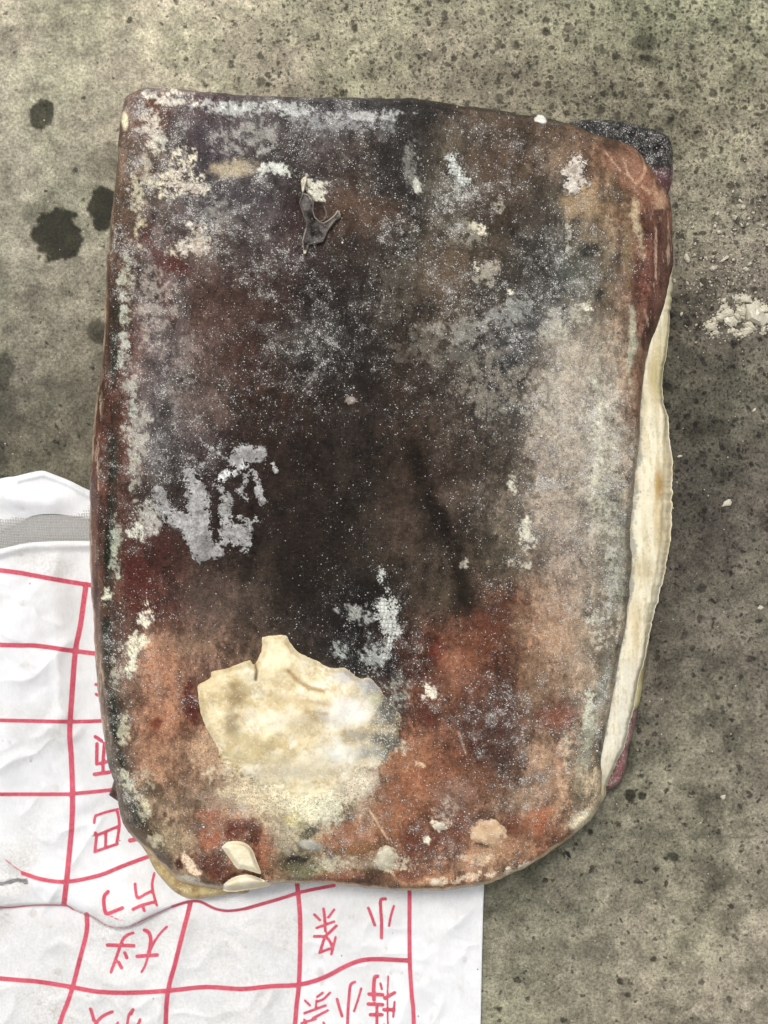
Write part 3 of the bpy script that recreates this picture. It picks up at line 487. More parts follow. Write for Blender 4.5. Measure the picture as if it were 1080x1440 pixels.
def build_body():
    u = np.linspace(0, 1, NU)[None, :, None]; v = np.linspace(0, 1, NV)[:, None, None]
    T, B, L, R = eT[None], eB[None], eL[:, None], eR[:, None]
    C = (1 - v) * T + v * B + (1 - u) * L + u * R - ((1 - u) * (1 - v) * eT[0] + u * (1 - v) * eT[-1] + (1 - u) * v * eB[0] + u * v * eB[-1])
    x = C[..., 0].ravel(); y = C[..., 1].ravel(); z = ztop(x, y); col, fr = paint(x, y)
    wx, wy = world_xy(x, y, z); V = np.c_[wx, wy, z]; F = grid_faces(NV, NU)
    idx = np.arange(NU * NV).reshape(NV, NU); loop = np.r_[idx[0, :-1], idx[:-1, -1], idx[-1, :0:-1], idx[:0:-1, 0]]
    n = len(loop); P = V[loop]; nxt = np.roll(P, -1, 0); prv = np.roll(P, 1, 0); tg = nxt[:, :2] - prv[:, :2]; tg /= np.hypot(*tg.T)[:, None] + 1e-9
    for _ in range(30): tg = (tg + np.roll(tg, 1, 0) + np.roll(tg, -1, 0)) / 3
    inn = np.c_[tg[:, 1], -tg[:, 0]]
    Vs = [V]; cs = [col]; fs = [fr]; prev = loop; off = len(V); rings = 9
    for k in range(1, rings + 1):
        t = k / rings; q = P.copy(); q[:, :2] += inn * (0.010 * t ** 1.3); q[:, 2] = P[:, 2] * (1 - t) + 0.006 * t
        Vs.append(q); cs.append(col[loop] * 0.9); fs.append(fr[loop] * 0.6); cur = off + np.arange(n)
        F = np.vstack([F, np.c_[prev, np.roll(prev, -1), np.roll(cur, -1), cur]]); prev = cur; off += n
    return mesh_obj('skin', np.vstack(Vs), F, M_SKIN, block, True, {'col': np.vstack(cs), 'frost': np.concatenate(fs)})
build_body()

def sheet(name, box, field, height, edge, colfn, mat, st=1.0, lift=-0.0004, base=None, frost=0.0, frostfn=None, keep=0.0, parent=None, blend=0.0):
    """a layer frozen onto the slab: follows its surface, raised inside the field"""
    X, Y = masked_grid(*box, st); x = X.ravel(); y = Y.ravel(); f = field(x, y); h = height(x, y, f) if callable(height) else height
    z = (base or ztop)(x, y) + lift + h * sstep(0, edge, f); wx, wy = world_xy(x, y, z); F = grid_faces(*X.shape); F = F[(f[F] > keep).any(1)]
    c = colfn(x, y, f)
    if blend:
        q = sstep(-.3, blend, f + blend * 1.3 * fbm(x, y, 7, 4, 3, .85)); q = q[:, None]; c = paint(x, y)[0] * (1 - q) + c * q
    c = np.clip(c, 0.002, 0.92); fr = frostfn(x, y, f) if frostfn else np.full(len(x), frost)
    V, F, (c, fr) = compact(np.c_[wx, wy, z], F, [c, fr])
    return mesh_obj(name, V, F, mat, parent or block, True, {'col': c * GAIN, 'frost': fr})
def slab(name, poly, zt, zl, edge, colfn, mat, st=1.5, frost=0.0, parent=None, inset=0.0):
    """a solid lobe with its own outline, its rim carried down to zl"""
    poly = np.asarray(poly, float); lo = poly.min(0) - 3; hi = poly.max(0) + 3; X, Y = masked_grid(*lo, *hi, st); x = X.ravel(); y = Y.ravel()
    f, nx, ny = poly_field(x, y, poly, True); F = grid_faces(*X.shape); F = F[(f[F] > -0.2).any(1)]
    out = f < 0; x = np.where(out, nx, x); y = np.where(out, ny, y); fc = np.clip(f, 0, None)
    z = zt(x, y) - (edge[1]) * (1 - np.sqrt(np.clip(1 - (1 - np.clip(fc / edge[0], 0, 1)) ** 2, 0, 1))); c = np.clip(colfn(x, y, fc), 0.002, 0.92)
    wx, wy = world_xy(x, y, z); V = np.c_[wx, wy, z]; V, F, (c,) = compact(V, F, [c])
    # skirt round the open border
    e = np.vstack([F[:, [0, 1]], F[:, [1, 2]], F[:, [2, 3]], F[:, [3, 0]]]); key = e[:, 0] * 10 ** 7 + e[:, 1]; rev = e[:, 1] * 10 ** 7 + e[:, 0]; b = e[~np.isin(key, rev)]
    bv = np.unique(b); m = {v: len(V) + i for i, v in enumerate(bv)}; ctr = V[:, :2].mean(0); low = V[bv].copy(); low[:, 2] = zl; dirn = ctr - low[:, :2]
    low[:, :2] += dirn / (np.hypot(*dirn.T)[:, None] + 1e-9) * 0.003
    G = np.array([[p[1], p[0], m[p[0]], m[p[1]]] for p in b]); V = np.vstack([V, low]); c = np.vstack([c, c[bv] * 0.9]); F = np.vstack([F, G])
    return mesh_obj(name, V, F, mat, parent or block, True, {'col': c * GAIN, 'frost': np.full(len(V), frost)})

# --- pale flesh ribbon down the right flank
RL = [(946,374),(938,425),(924,465),(912,497),(906,530),(902,564),(898,628),(889,704),(887,755),(888,790),(881,870),(870,926),(857,1002),(842,1070),(834,1112),(822,1150)]
RR = [(947,376),(943,430),(940,470),(936,500),(933,530),(932,564),(942,611),(946,700),(942,755),(931,824),(918,875),(909,910),(888,1002),(880,1042),(856,1095),(850,1121),(828,1156)]
def build_ribbon():
    n, m = 620, 34
    def par(pts):   # parameterise by photo row so both sides stay abreast
        L = smooth_line(pts, 10); o = np.argsort(L[:, 1]); return L[o]
    L, R = par(RL), par(RR); ys = np.linspace(376, 1155, n); lx = np.interp(ys, L[:, 1], L[:, 0]) - 9 * sstep(376, 420, ys); rx = np.interp(ys, R[:, 1], R[:, 0]) + 1.0 * noise(ys / 9, ys * 0, 2) + 1.6 * noise(ys / 31, ys * 0, 3) + .6 * noise(ys / 3.5, ys * 0, 4)
    rx = np.maximum(rx, lx + 1.5); fold = np.interp(ys, [376,500,577,640,704,755,807,875,920,1155], [.99,.97,.95,.80,.80,.78,.78,.84,.96,.98])
    s = np.linspace(0, 1, m)[None]; x = lx[:, None] * (1 - s) + rx[:, None] * s; y = np.repeat(ys[:, None], m, 1)
    f = fold[:, None]; z = 0.066 - 0.008 * s ** 1.6 - 0.010 * sstep(0.86, 1.0, s) - 0.0012 * np.exp(-((s - f) / 0.04) ** 2) + 0.002 * np.sin(np.pi * s) - 0.003 * sstep(0, 0.08, s - f)
    z = z + 0.0022 * fbm(x * 2, y, 90, 3, 2) + 0.0012 * fbm(x * 3.5, y * .35, 26, 4, 1, .6); z = z - 0.008 * sstep(1060, 1155, y)
    xx, yy, ff = x.ravel(), y.ravel(), (s + 0 * x).ravel()
    c = np.repeat(lin((238, 230, 202))[None], len(xx), 0); st = fbm(xx * 4, yy * 0.35, 40, 4, 5, .6)
    def bl(c, m_, t): m_ = np.clip(m_, 0, 1)[:, None]; return c * (1 - m_) + lin(t) * m_
    c = bl(c, 0.6 * sstep(-.1, .6, st), (196, 182, 140)); c = bl(c, 0.55 * sstep(.1, .6, fbm(xx * 2, yy * .5, 60, 3, 2)), (214, 190, 142)); c = bl(c, 0.6 * sstep(900, 960, yy) * (1 - sstep(1050, 1120, yy)), (240, 236, 220))
    c = bl(c, .6 * np.exp(-((ff - (f + 0 * x).ravel()) / .03) ** 2), (150, 130, 80)); c = bl(c, .5 * (1 - sstep(540, 575, yy)) * sstep(.4, .8, ff), (214, 204, 148))
    c = bl(c, blob(xx, yy, 926, 680, 6, 26, 0, .7, .3), (186, 152, 96)); c = bl(c, .5 * sstep(1090, 1140, yy), (188, 176, 142)); c = bl(c, .35 * (1 - sstep(0.25, .34, ff)), (216, 212, 196))
    c = bl(c, .75 * (1 - sstep(0, .06, ff - .20 - .20 * fbm(xx * 2, yy, 22, 5, 6, .85))), (150, 146, 134)); c = bl(c, .45 * sstep(.1, .3, fbm(xx * 3, yy * .6, 14, 4, 1, .85)), (186, 170, 128)); c = bl(c, .5 * blob(xx, yy, 905, 800, 16, 20, 0, .8, .3), (178, 158, 112)); c = bl(c, .4 * blob(xx, yy, 920, 530, 8, 26, 0, .8, .3), (176, 164, 112))
    wx, wy = world_xy(xx, yy, z.ravel()); V = np.c_[wx, wy, z.ravel()]; F = grid_faces(n, m)
    for k in range(1, 6):
        t = k / 5; e = V.reshape(-1, 3)[: n * m].reshape(n, m, 3)[:, -1].copy(); e[:, 0] -= 0.006 * t; e[:, 2] = e[:, 2] * (1 - t) + 0.006 * t; V = np.vstack([V, e]); c = np.vstack([c, c[: n * m].reshape(n, m, 3)[:, -1] * .85])
        a = (np.arange(n) * m + m - 1) if k == 1 else n * m + (k - 2) * n + np.arange(n); b = n * m + (k - 1) * n + np.arange(n); F = np.vstack([F, np.c_[a[:-1], a[1:], b[1:], b[:-1]][:, ::-1]])
    return mesh_obj('flesh_ribbon', V, F, M_FLESH, block, True, {'col': c * GAIN, 'frost': np.full(len(V), .12)})
build_ribbon()

def flat(h, k=1, a=0.001, s=30): return lambda x, y: h + a * fbm(x, y, s, 3, k)
def tone(a, b, s=20, k=1, ax=1.0, ay=1.0):
    return lambda x, y, f: lin(a) * (1 - sstep(-.5, .5, fbm(x * ax, y * ay, s, 4, k)))[:, None] + lin(b) * sstep(-.5, .5, fbm(x * ax, y * ay, s, 4, k))[:, None]
# --- black frosted flap behind the upper right corner
o = slab('dark_flap', smooth_line([(790,176),(806,171),(822,168),(850,168),(880,172),(905,178),(930,185),(940,193),(945,206),(946,225),(946,245),(943,262),(936,275),(915,262),(880,225),(840,200),(800,186)], 4), lambda x, y: 0.052 + 0.0018 * fbm(x, y, 26, 3) - .006 * sstep(930, 946, x), 0.006, (11, 0.015),
     lambda x, y, f: tone((18,18,20), (44,42,43), 22, 2)(x, y, f) * (1 - sstep(228, 250, y))[:, None] + tone((112,72,74), (86,56,60), 14, 3)(x, y, f) * sstep(228, 250, y)[:, None], M_SKIN, 1.5, 0.55)
o['label'] = 'black frosted flap of skin at the top right corner'
# --- yellowish lower fold and pink flap under the ribbon's lower end
o = slab('lower_fold', smooth_line([(896,890),(912,896),(910,920),(905,950),(900,985),(892,1000),(880,1000),(878,950)], 4), flat(0.040), 0.006, (7, 0.012), tone((206,200,150), (170,150,100), 18, 1, 3, .6), M_FLESH, 1.2, .1)
o = slab('pink_flap', smooth_line([(893,985),(896,1000),(890,1030),(884,1052),(880,1080),(874,1096),(862,1108),(850,1112),(846,1090),(864,1040),(874,990)], 4), flat(0.036), 0.006, (6, 0.014), tone((158,116,112), (112,68,68), 12, 4), M_SKIN, 1.2, .5)
o['label'] = 'pink flap of flesh sticking out at the lower right'
# --- tan membrane rim and dark nub at the lower left
slab('membrane', smooth_line([(192,1180),(206,1200),(219,1225),(243,1252),(263,1263),(280,1264),(300,1261),(326,1257),(350,1254),(330,1235),(280,1235),(254,1228),(225,1200),(205,1180)], 4), flat(0.038, 2, .002, 14), 0.010, (6, 0.010), tone((190,172,124), (150,122,76), 12, 2), M_FLESH, 1.2, .3)
slab('skin_nub', [(153,1118),(157,1108),(160,1098),(163,1088),(168,1100),(172,1120),(168,1128),(160,1123)], flat(0.040, 2, .002, 8), 0.012, (3, 0.008), tone((58,44,38), (104,76,64), 8, 2), M_SKIN, 1.0, .2)
# --- the big pale lump of flesh
PALE = smooth_line([(366,894),(385,891),(402,892),(410,904),(422,917),(443,926),(459,935),(471,938),(486,938),(505,952),(520,952),(535,966),(547,981),(560,996),(568,1018),(574,1045),(560,1066),(530,1080),(505,1094),(478,1112),(450,1128),(415,1132),(385,1118),(350,1098),(312,1076),(300,1045),(287,1021),(280,1000),(276,972),(278,961),(294,953),(297,943),(321,938),(345,929),(353,927),(357,933),(364,920),(367,907)], 5)
def pale_field(x, y):
    f = poly_field(x, y, PALE); soft = np.clip(sstep(1030, 1090, y) + sstep(500, 560, x) * sstep(960, 1000, y), 0, 1); return f + soft * (26 * fbm(x, y, 16, 5, 3, .8) - 4 * soft) + 1.2 * fbm(x, y, 7, 3, 2)
def pale_col(x, y, f):
    c = np.repeat(lin((226, 211, 172))[None], len(x), 0)
    def bl(c, m, t): m = np.clip(m, 0, 1)[:, None]; return c * (1 - m) + lin(t) * m
    n = fbm(x, y, 26, 4, 2, .6); c = bl(c, .6 * sstep(0, .4, n), (244, 238, 216)); n2 = fbm(x, y, 20, 5, 6, .75); c = bl(c, .7 * sstep(-.02, .25, -n2), (196, 174, 128)); n3 = fbm(x, y, 9, 4, 1, .85); c = bl(c, .45 * sstep(.02, .3, n3), (186, 166, 124)); c = bl(c, .35 * sstep(.1, .4, n2), (246, 242, 226))
    for (a, b, rx, ry, t, op) in ((330,975,16,22,(156,134,92),.85),(325,1020,12,26,(150,132,100),.8),(395,985,26,14,(196,172,124),.6),(445,1010,28,12,(168,146,110),.6),(440,985,36,14,(204,184,140),.6),
                                 (390,1015,40,16,(240,230,204),.6),(385,930,24,30,(232,216,176),.6),(300,960,22,16,(232,214,172),.6),(340,1065,60,14,(204,190,146),.5),(350,1040,40,12,(214,200,156),.5),
                                 (492,1000,34,24,(238,236,228),.9),(475,1060,34,20,(240,240,230),.85),(505,1035,30,10,(150,148,140),.7),(485,950,20,14,(186,186,188),.75),(520,965,22,14,(168,170,174),.75),
                                 (545,1000,22,30,(96,98,94),.9),(552,1045,26,24,(104,104,96),.9),(535,1040,14,12,(60,60,56),.6),(548,985,12,14,(70,72,68),.6),(530,985,12,8,(176,174,140),.7),(420,1075,60,14,(226,214,180),.6),(520,1060,26,14,(150,154,152),.6),
                                 (410,1088,70,8,(190,184,166),.5),(372,905,10,6,(200,186,160),.4)):
        c = bl(c, op * blob(x, y, a, b, rx, ry, 0, .8, .5, int(a) % 8, 10), t)
    for ln, w, t, op in ((((407,945),(418,957),(435,968),(455,973)), 2.4, (158,122,70), .8), (((358,930),(361,944),(360,956)), 1.8, (96,74,40), .9), (((300,985),(312,990)), 2, (180,160,120), .5),
                         (((430,985),(465,992)), 3, (176,150,104), .5), (((430,1000),(460,1004)), 2.4, (170,146,104), .5)):
        c = bl(c, op * np.exp(-((seg_dist(x, y, np.array(ln, float)) / w) ** 2)), t)
    eg = (.55 * (1 - sstep(0, 5, f)) * (1 - sstep(1040, 1090, y)))[:, None]; c = c * (1 - eg) + lin((196, 172, 124)) * eg; g = sstep(500, 556, x) * .45; sf = np.clip(.85 * sstep(1070, 1130, y) + .5 * sstep(535, 575, x), 0, 1); sf = np.clip(sf + 3.4 * sf * (1 - sf) * fbm(x, y, 20, 5, 3, .85) * 1.6, 0, 1)[:, None]; c = c * (1 - sf) + paint(x, y)[0] * sf; c = c * (1 - g[:, None] * .5 * (1 + fbm(x, y, 5, 3, 2))[:, None]); return c
def pale_h(x, y, f):
    h = 0.0066 + 0.0044 * fbm(x, y, 48, 2, 1) + 0.0011 * fbm(x, y, 17, 2, 2) + 0.0018 * sstep(0, 40, f)
    h = h - 0.0028 * np.exp(-((seg_dist(x, y, np.array(((407,945),(418,957),(435,968),(455,973)), float)) / 3.2) ** 2)) - 0.0035 * np.exp(-((seg_dist(x, y, np.array(((356,928),(361,944),(360,956)), float)) / 2.2) ** 2))
    return h * (1 - .85 * sstep(1030, 1110, y)) * (1 - .5 * sstep(500, 565, x))
sheet('pale_flesh_lump', (262, 880, 590, 1120), pale_field, pale_h, 11.0, pale_col, M_FLESH, 1.1, frostfn=lambda x, y, f: np.clip(.10 + .7 * sstep(470, 540, x) + .4 * sstep(1050, 1090, y), 0, 1), keep=.3)['label'] = 'big cream lump of flesh in the dark skin'
# --- the two pale nubs at the bottom edge
def dome_col(a, b): return lambda x, y, f: tone(a, b, 14, 3)(x, y, f)
for pts in (((310,1191),(321,1183),(340,1183),(354,1192),(362,1211),(368,1229),(356,1227),(342,1223),(333,1222),(321,1206)), ((313,1243),(328,1233),(347,1229),(363,1233),(381,1243),(365,1248),(335,1253),(317,1253))):
    P = smooth_line(list(pts) + [pts[0]], 4)[:-1]; lo = P.min(0) - 3; hi = P.max(0) + 3
    sheet('pale_nub', (*lo, *hi), lambda x, y, P=P: poly_field(x, y, P), 0.0052, 8, dome_col((240,232,206), (226,212,176)), M_FLESH, 1.0, frost=.05, lift=-0.0002)
# --- cloudy lumps of ice and pale tissue
for (cx, cy, rx, ry, an, h, a, b, fz, nm) in ((437,1189,19,9,8,.0028,(176,172,158),(150,148,138),.1,'ice_lump'),(541,1207,19,17,-30,.0030,(204,196,172),(170,160,136),.15,'ice_lump'),(686,1170,27,19,10,.0032,(214,186,150),(190,152,118),.3,'tissue_lump'),
                                         (619,1162,8,7,0,.0024,(220,214,196),(196,188,170),.2,'ice_lump'),(495,563,6,6,0,.0016,(150,138,130),(120,108,100),.1,'ice_lump'),(612,1240,9,6,0,.002,(208,190,166),(176,146,120),.3,'ice_lump'),
                                         (760,169,9,6,10,.003,(240,236,226),(214,208,196),.1,'ice_lump'),(820,265,6,4,0,.001,(200,170,130),(180,150,110),.1,'tissue_lump')):
    sheet(nm, (cx - rx * 1.6, cy - rx * 1.6, cx + rx * 1.6, cy + rx * 1.6), lambda x, y, q=(cx, cy, rx, ry, an): blob(x, y, q[0], q[1], q[2], q[3], q[4], .8, .25, 2, 12) * 6 - .6, h * .8, 5.0, tone(a, b, 12, 2), M_FLESH, 1.0, frost=fz + .15, lift=-0.0003, blend=3.5)
# --- the silvery sheet of ice, left of the middle
SIL = [((283,620),(305,635),5),((305,635),(325,650),6),((325,650),(345,655),8),((338,640),(362,638),15),((310,672),(345,655),8),((262,660),(280,668),4),((265,662),(272,700),10),((276,692),(284,775),19),((228,702),(232,716),13),((245,728),(268,740),15),
       ((300,772),(304,776),13),((322,745),(343,758),15),((318,702),(315,760),11),((335,728),(360,732),4),((348,738),(360,728),4),((358,668),(368,706),7),((338,690),(352,662),6),((384,652),(388,664),4),((340,772),(347,776),7),((272,748),(276,752),19),((290,768),(292,772),17),
       ((258,664),(260,655),4),((283,655),(286,652),4),((335,690),(345,700),6),((325,642),(335,655),6),((300,682),(312,690),5),((330,765),(350,745),8),((222,690),(236,730),9)]
def sil_field(x, y):
    f = np.full(len(x), -1e9)
    for a, b, r in SIL: f = np.maximum(f, r - seg_dist(x, y, np.array((a, b), float)))
    return f + 8 * fbm(x, y, 9, 5, 2, .9) - .6 - 9 * sstep(.10, .34, fbm(x, y, 7, 4, 6, .9))
def sil_col(x, y, f):
    c = np.repeat(lin((170, 168, 166))[None], len(x), 0)
    def bl(c, m, t): m = np.clip(m, 0, 1)[:, None]; return c * (1 - m) + lin(t) * m
    c = bl(c, .55 * blob(x, y, 290, 770, 16, 26, 0, .8, .2), (84, 80, 76)); c = bl(c, .7 * blob(x, y, 352, 640, 22, 8, 0, .8, .2), (124, 120, 120)); c = bl(c, .5 * blob(x, y, 318, 712, 12, 14, 0, .8, .2), (112, 116, 104))
    c = bl(c, .9 * (1 - sstep(5, 9, seg_dist(x, y, np.array(((308,674),(345,656)), float)))), (226, 226, 224)); c = bl(c, .55 * sstep(.05, .3, fbm(x, y, 22, 4, 4, .7)), (112, 108, 104)); c = bl(c, .6 * (1 - sstep(1, 5, f)), (190, 192, 186)); c = bl(c, .4 * np.exp(-((x - 276) / 2.5) ** 2) * (y > 700), (120, 112, 110))
    return c * (1 + .7 * fbm(x, y, 5, 3, 3, .8))[:, None]
sheet('ice_sheet', (205, 605, 402, 805), sil_field, lambda x, y, f: 0.0010 + .0006 * fbm(x, y, 10, 3), 3.0, sil_col, M_CRUST, .7, blend=3.5, keep=.1, lift=-0.0003)['label'] = 'silvery ragged sheet of ice on the dark skin'
# --- woven-looking frost: crust keeping the print of sacking cloth
def weave_col(x, y, f):
    xq = x + 2.6 * fbm(x, y, 16, 3, 1); yq = y + 2.6 * fbm(x, y, 16, 3, 2); g = np.minimum(np.abs(((xq + .12 * yq) / 5.2) % 1 - .5), np.abs(((yq - .05 * xq) / 5.2) % 1 - .5)); g = sstep(.02, .16, g); return lin((208, 210, 202)) * (.55 + .5 * g)[:, None] * (1 + .7 * fbm(x, y, 7, 4, 2, .9))[:, None]
def weave_h(x, y, f):
    xq = x + 2.6 * fbm(x, y, 16, 3, 1); yq = y + 2.6 * fbm(x, y, 16, 3, 2); g = np.minimum(np.abs(((xq + .12 * yq) / 5.2) % 1 - .5), np.abs(((yq - .05 * xq) / 5.2) % 1 - .5)); return .0005 + .0004 * sstep(.02, .16, g)
for segs, box in (([((535,800),(538,815),8),((545,822),(548,832),8),((540,850),(545,880),16),((552,845),(556,888),12),((533,865),(530,872),9),((548,900),(540,925),8)], (505, 785, 585, 950)),
                  ([((634,222),(640,240),12),((645,240),(652,258),12),((630,214),(640,216),6)], (610, 198, 675, 285)),
                  ([((812,228),(806,262),16),((800,240),(822,258),14)], (778, 208, 850, 285)), ([((740,735),(742,742),5),((733,748),(740,760),6),((745,752),(750,758),5)], (720, 720, 765, 775)),
                  ([((274,318),(284,324),7),((256,346),(290,350),12),((252,352),(262,356),8)], (236, 302, 310, 370)), ([((248,262),(262,228),10),((240,258),(285,268),12),((280,262),(288,270),8)], (220, 208, 305, 292))):
    def wf(x, y, segs=segs):
        f = np.full(len(x), -1e9)
        for a, b, r in segs: f = np.maximum(f, r - seg_dist(x, y, np.array((a, b), float)))
        return f + 15 * fbm(x, y, 8, 5, 5, .95) - 3.0 - 7 * sstep(.12, .35, fbm(x, y, 6, 4, 2, .9))
    wv = box[0] in (505, 610, 720)
    sheet('frost_crust', box, wf, weave_h if wv else (lambda x, y, f: .0012 + .0012 * fbm(x, y, 7, 3)), 2.0, weave_col if wv else tone((226,218,204), (176,160,146), 5, 3), M_CRUST, .75, blend=4.0, keep=.1, lift=-0.0003)
# --- torn curl of skin
TORN = np.array([(423,254),(427,249),(431,248),(432,253),(429,264),(427,271),(434,274),(439,281),(440,295),(443,305),(449,311),(455,313),(461,310),(470,303),(475,295),(479,301),(479,306),(471,311),(461,325),(454,340),(443,343),(435,344),(430,358),(427,357),(425,338),(431,317),(424,295),(421,285),(425,272)], float)
def torn_col(x, y, f):
    c = tone((34,28,27), (104,98,94), 9, 2)(x, y, f); e = (1 - sstep(.4, 2.0 + 1.6 * fbm(x, y, 8, 2), f)) * (.55 + .6 * fbm(x, y, 14, 2, 4)); c = c * (1 - e)[:, None] + lin((196, 186, 166)) * e[:, None]
    p = (y < 270) | (y > 352); e = np.clip(e, 0, 1); return np.where(p[:, None], lin((216, 206, 184)), c)
TS = sheet('torn_skin', (415, 242, 486, 364), lambda x, y: poly_field(x, y, TORN) + .2, lambda x, y, f: .0030 + .0030 * np.exp(-(f / 2.2)) + .0015 * fbm(x, y, 12, 2), 1.2, torn_col, M_SKIN, .8, frost=.12, keep=-.5); TS['label'] = 'torn curl of skin with pale edges'
RING = smooth_line([(441,283),(440,296),(444,307),(450,311),(457,308),(459,300),(456,290)], 5)
sheet('skin_rim', (434, 276, 466, 318), lambda x, y: 1.0 - seg_dist(x, y, RING), .0026, 1.2, lambda x, y, f: np.repeat(lin((120, 112, 104))[None], len(x), 0), M_FLESH, .7, frost=0, keep=0, parent=TS)

# --- frost grains standing on the skin
def build_grains():
    n = 190000; x = RNG.uniform(125, 948, n); y = RNG.uniform(122, 1255, n); d = SDF(x, y); k = d > 2; x, y = x[k], y[k]
    wx0 = x + 14 * fbm(x, y, 60, 4, 1); wy0 = y + 14 * fbm(x, y, 60, 4, 2); fr = bilin(wx0, wy0, TX, TY, np.array(TF)[..., None])[:, 0]
    for (cx, cy, rx, ry, an, c, op) in CRUSTS: fr = np.maximum(fr, .75 * op * blob(x, y, cx, cy, rx, ry, an, 1., 0))
    p = np.clip(fr * (.85 + 1.6 * fbm(x, y, 22, 5, 6, .85)), 0, 1.3) ** 1.9 * .62; inpale = poly_field(x, y, PALE[::3]) > 0; p = np.where(inpale & (x < 500), p * .12, p)
    k = RNG.rand(len(x)) < p; x, y = x[k], y[k]; n = len(x); z = ztop(x, y) + np.where(poly_field(x, y, PALE[::3]) > 3, .0035, 0); r = 0.00014 + 0.00012 * RNG.gamma(1.2, 1.0, n); r = np.clip(r, .00016, .0012)
    wx, wy = world_xy(x, y, z); C = np.c_[wx, wy, z + r * .15]
    B = np.array([(1,0,0),(-1,0,0),(0,1,0),(0,-1,0),(0,0,1)], float); a = RNG.rand(n) * 6.28; ca, sa = np.cos(a), np.sin(a)
    Q = B[None] * RNG.uniform(.55, 1.25, (n, 5, 1)) * r[:, None, None]; Q = np.stack([Q[..., 0] * ca[:, None] - Q[..., 1] * sa[:, None], Q[..., 0] * sa[:, None] + Q[..., 1] * ca[:, None], Q[..., 2] * .8], -1)
    V = (C[:, None] + Q).reshape(-1, 3); T = np.array([(0,2,4),(2,1,4),(1,3,4),(3,0,4)]); F = (np.arange(n)[:, None, None] * 5 + T[None]).reshape(-1, 3)
    g = RNG.uniform(.22, .85, n); c = np.repeat(np.c_[g, g * .985, g * .95], 5, 0)
    o = mesh_obj('frost_grains', V, F, M_GRAIN, block, False, {'col': c}); o['kind'] = 'stuff'; print('grains', n)
build_grains()

# ------------------------------------------------------------------ the woven sack
sack = empty('woven_sack', 'white woven plastic sack with red printed grid and characters, lying half under the frozen slab', 'sack', (0, 0, 0.001))
RIDGE = smooth_line([(-120,1255),(-20,1279),(0,1276),(50,1273),(90,1273),(110,1281),(130,1290),(150,1302),(170,1306),(190,1301),(215,1288),(240,1277),(265,1268),(282,1268),(300,1277),(320,1281),(345,1278),(400,1262),(425,1250),(465,1245),(600,1225),(760,1200)], 5)
def zsack(x, y):
    ry = np.interp(x, RIDGE[:, 0], RIDGE[:, 1]); up = 1 - sstep(-2.5, 2.0, y - ry)
    d = -SDFB(x, y); near = sstep(0, 55, d)                       # 0 beside / under the slab
    z = 0.0028 + 0.0010 * np.clip(fbm(x, y, 90, 3, 1) + .5, 0, 2) * near
    hi = 0.0050 + 0.014 * np.exp(-((x + 20) / 110.0) ** 2 - ((y - 960) / 190.0) ** 2) * near + 0.0095 * np.exp(-((y - ry + 16) / 26.0) ** 2) * (.35 + .65 * near) * (1 - sstep(250, 420, x))
    hi = hi + near * (0.0035 * fbm(x + .5 * y, y * .5 - x * .4, 95, 2, 3) + .0012 * fbm(x, y, 34, 3, 4))
    hi = hi + 0.007 * np.exp(-(((x - 10) - (y - 1190) * .9) / 24.0) ** 2) * np.exp(-((y - 1215) / 50.0) ** 2)
    lo = near * (0.0026 * np.clip(fbm(x - .4 * y, y * .6, 120, 2, 5), -.5, 1) + .0009 * fbm(x, y, 30, 3, 6)) + 0.0035 * np.exp(-((x - 262 + (y - 1300) * .32) / 13.0) ** 2) * sstep(1275, 1300, y) * (1 - sstep(1380, 1440, y)) + .0022 * np.exp(-((x - 640) / 16.0) ** 2)
    z = z + up * hi * (1 - .75 * (1 - near)) + np.clip(lo, -.001, 1)
    rdg = 1 - np.abs(fbm(x + .7 * y, y * .55 - .3 * x, 120, 3, 2)) * 3.2; rd2 = 1 - np.abs(fbm(x * .8 - .6 * y, y * .8 + .2 * x, 60, 3, 5)) * 3.4
    z = z + near * (.0030 * np.clip(rdg, 0, 1) ** 2 + .0014 * np.clip(rd2, 0, 1) ** 2)
    # shaped as a soft lip along the upper part's overlap edge
    und = SDFB(x, y) > 12; z = np.where(und, 0.0026, z)
    return np.maximum(z, .0022)
SDFB = Canvas(lambda x, y: poly_field(x, y, LOOP[::12]), -300, 600, 760, 1680, 6)
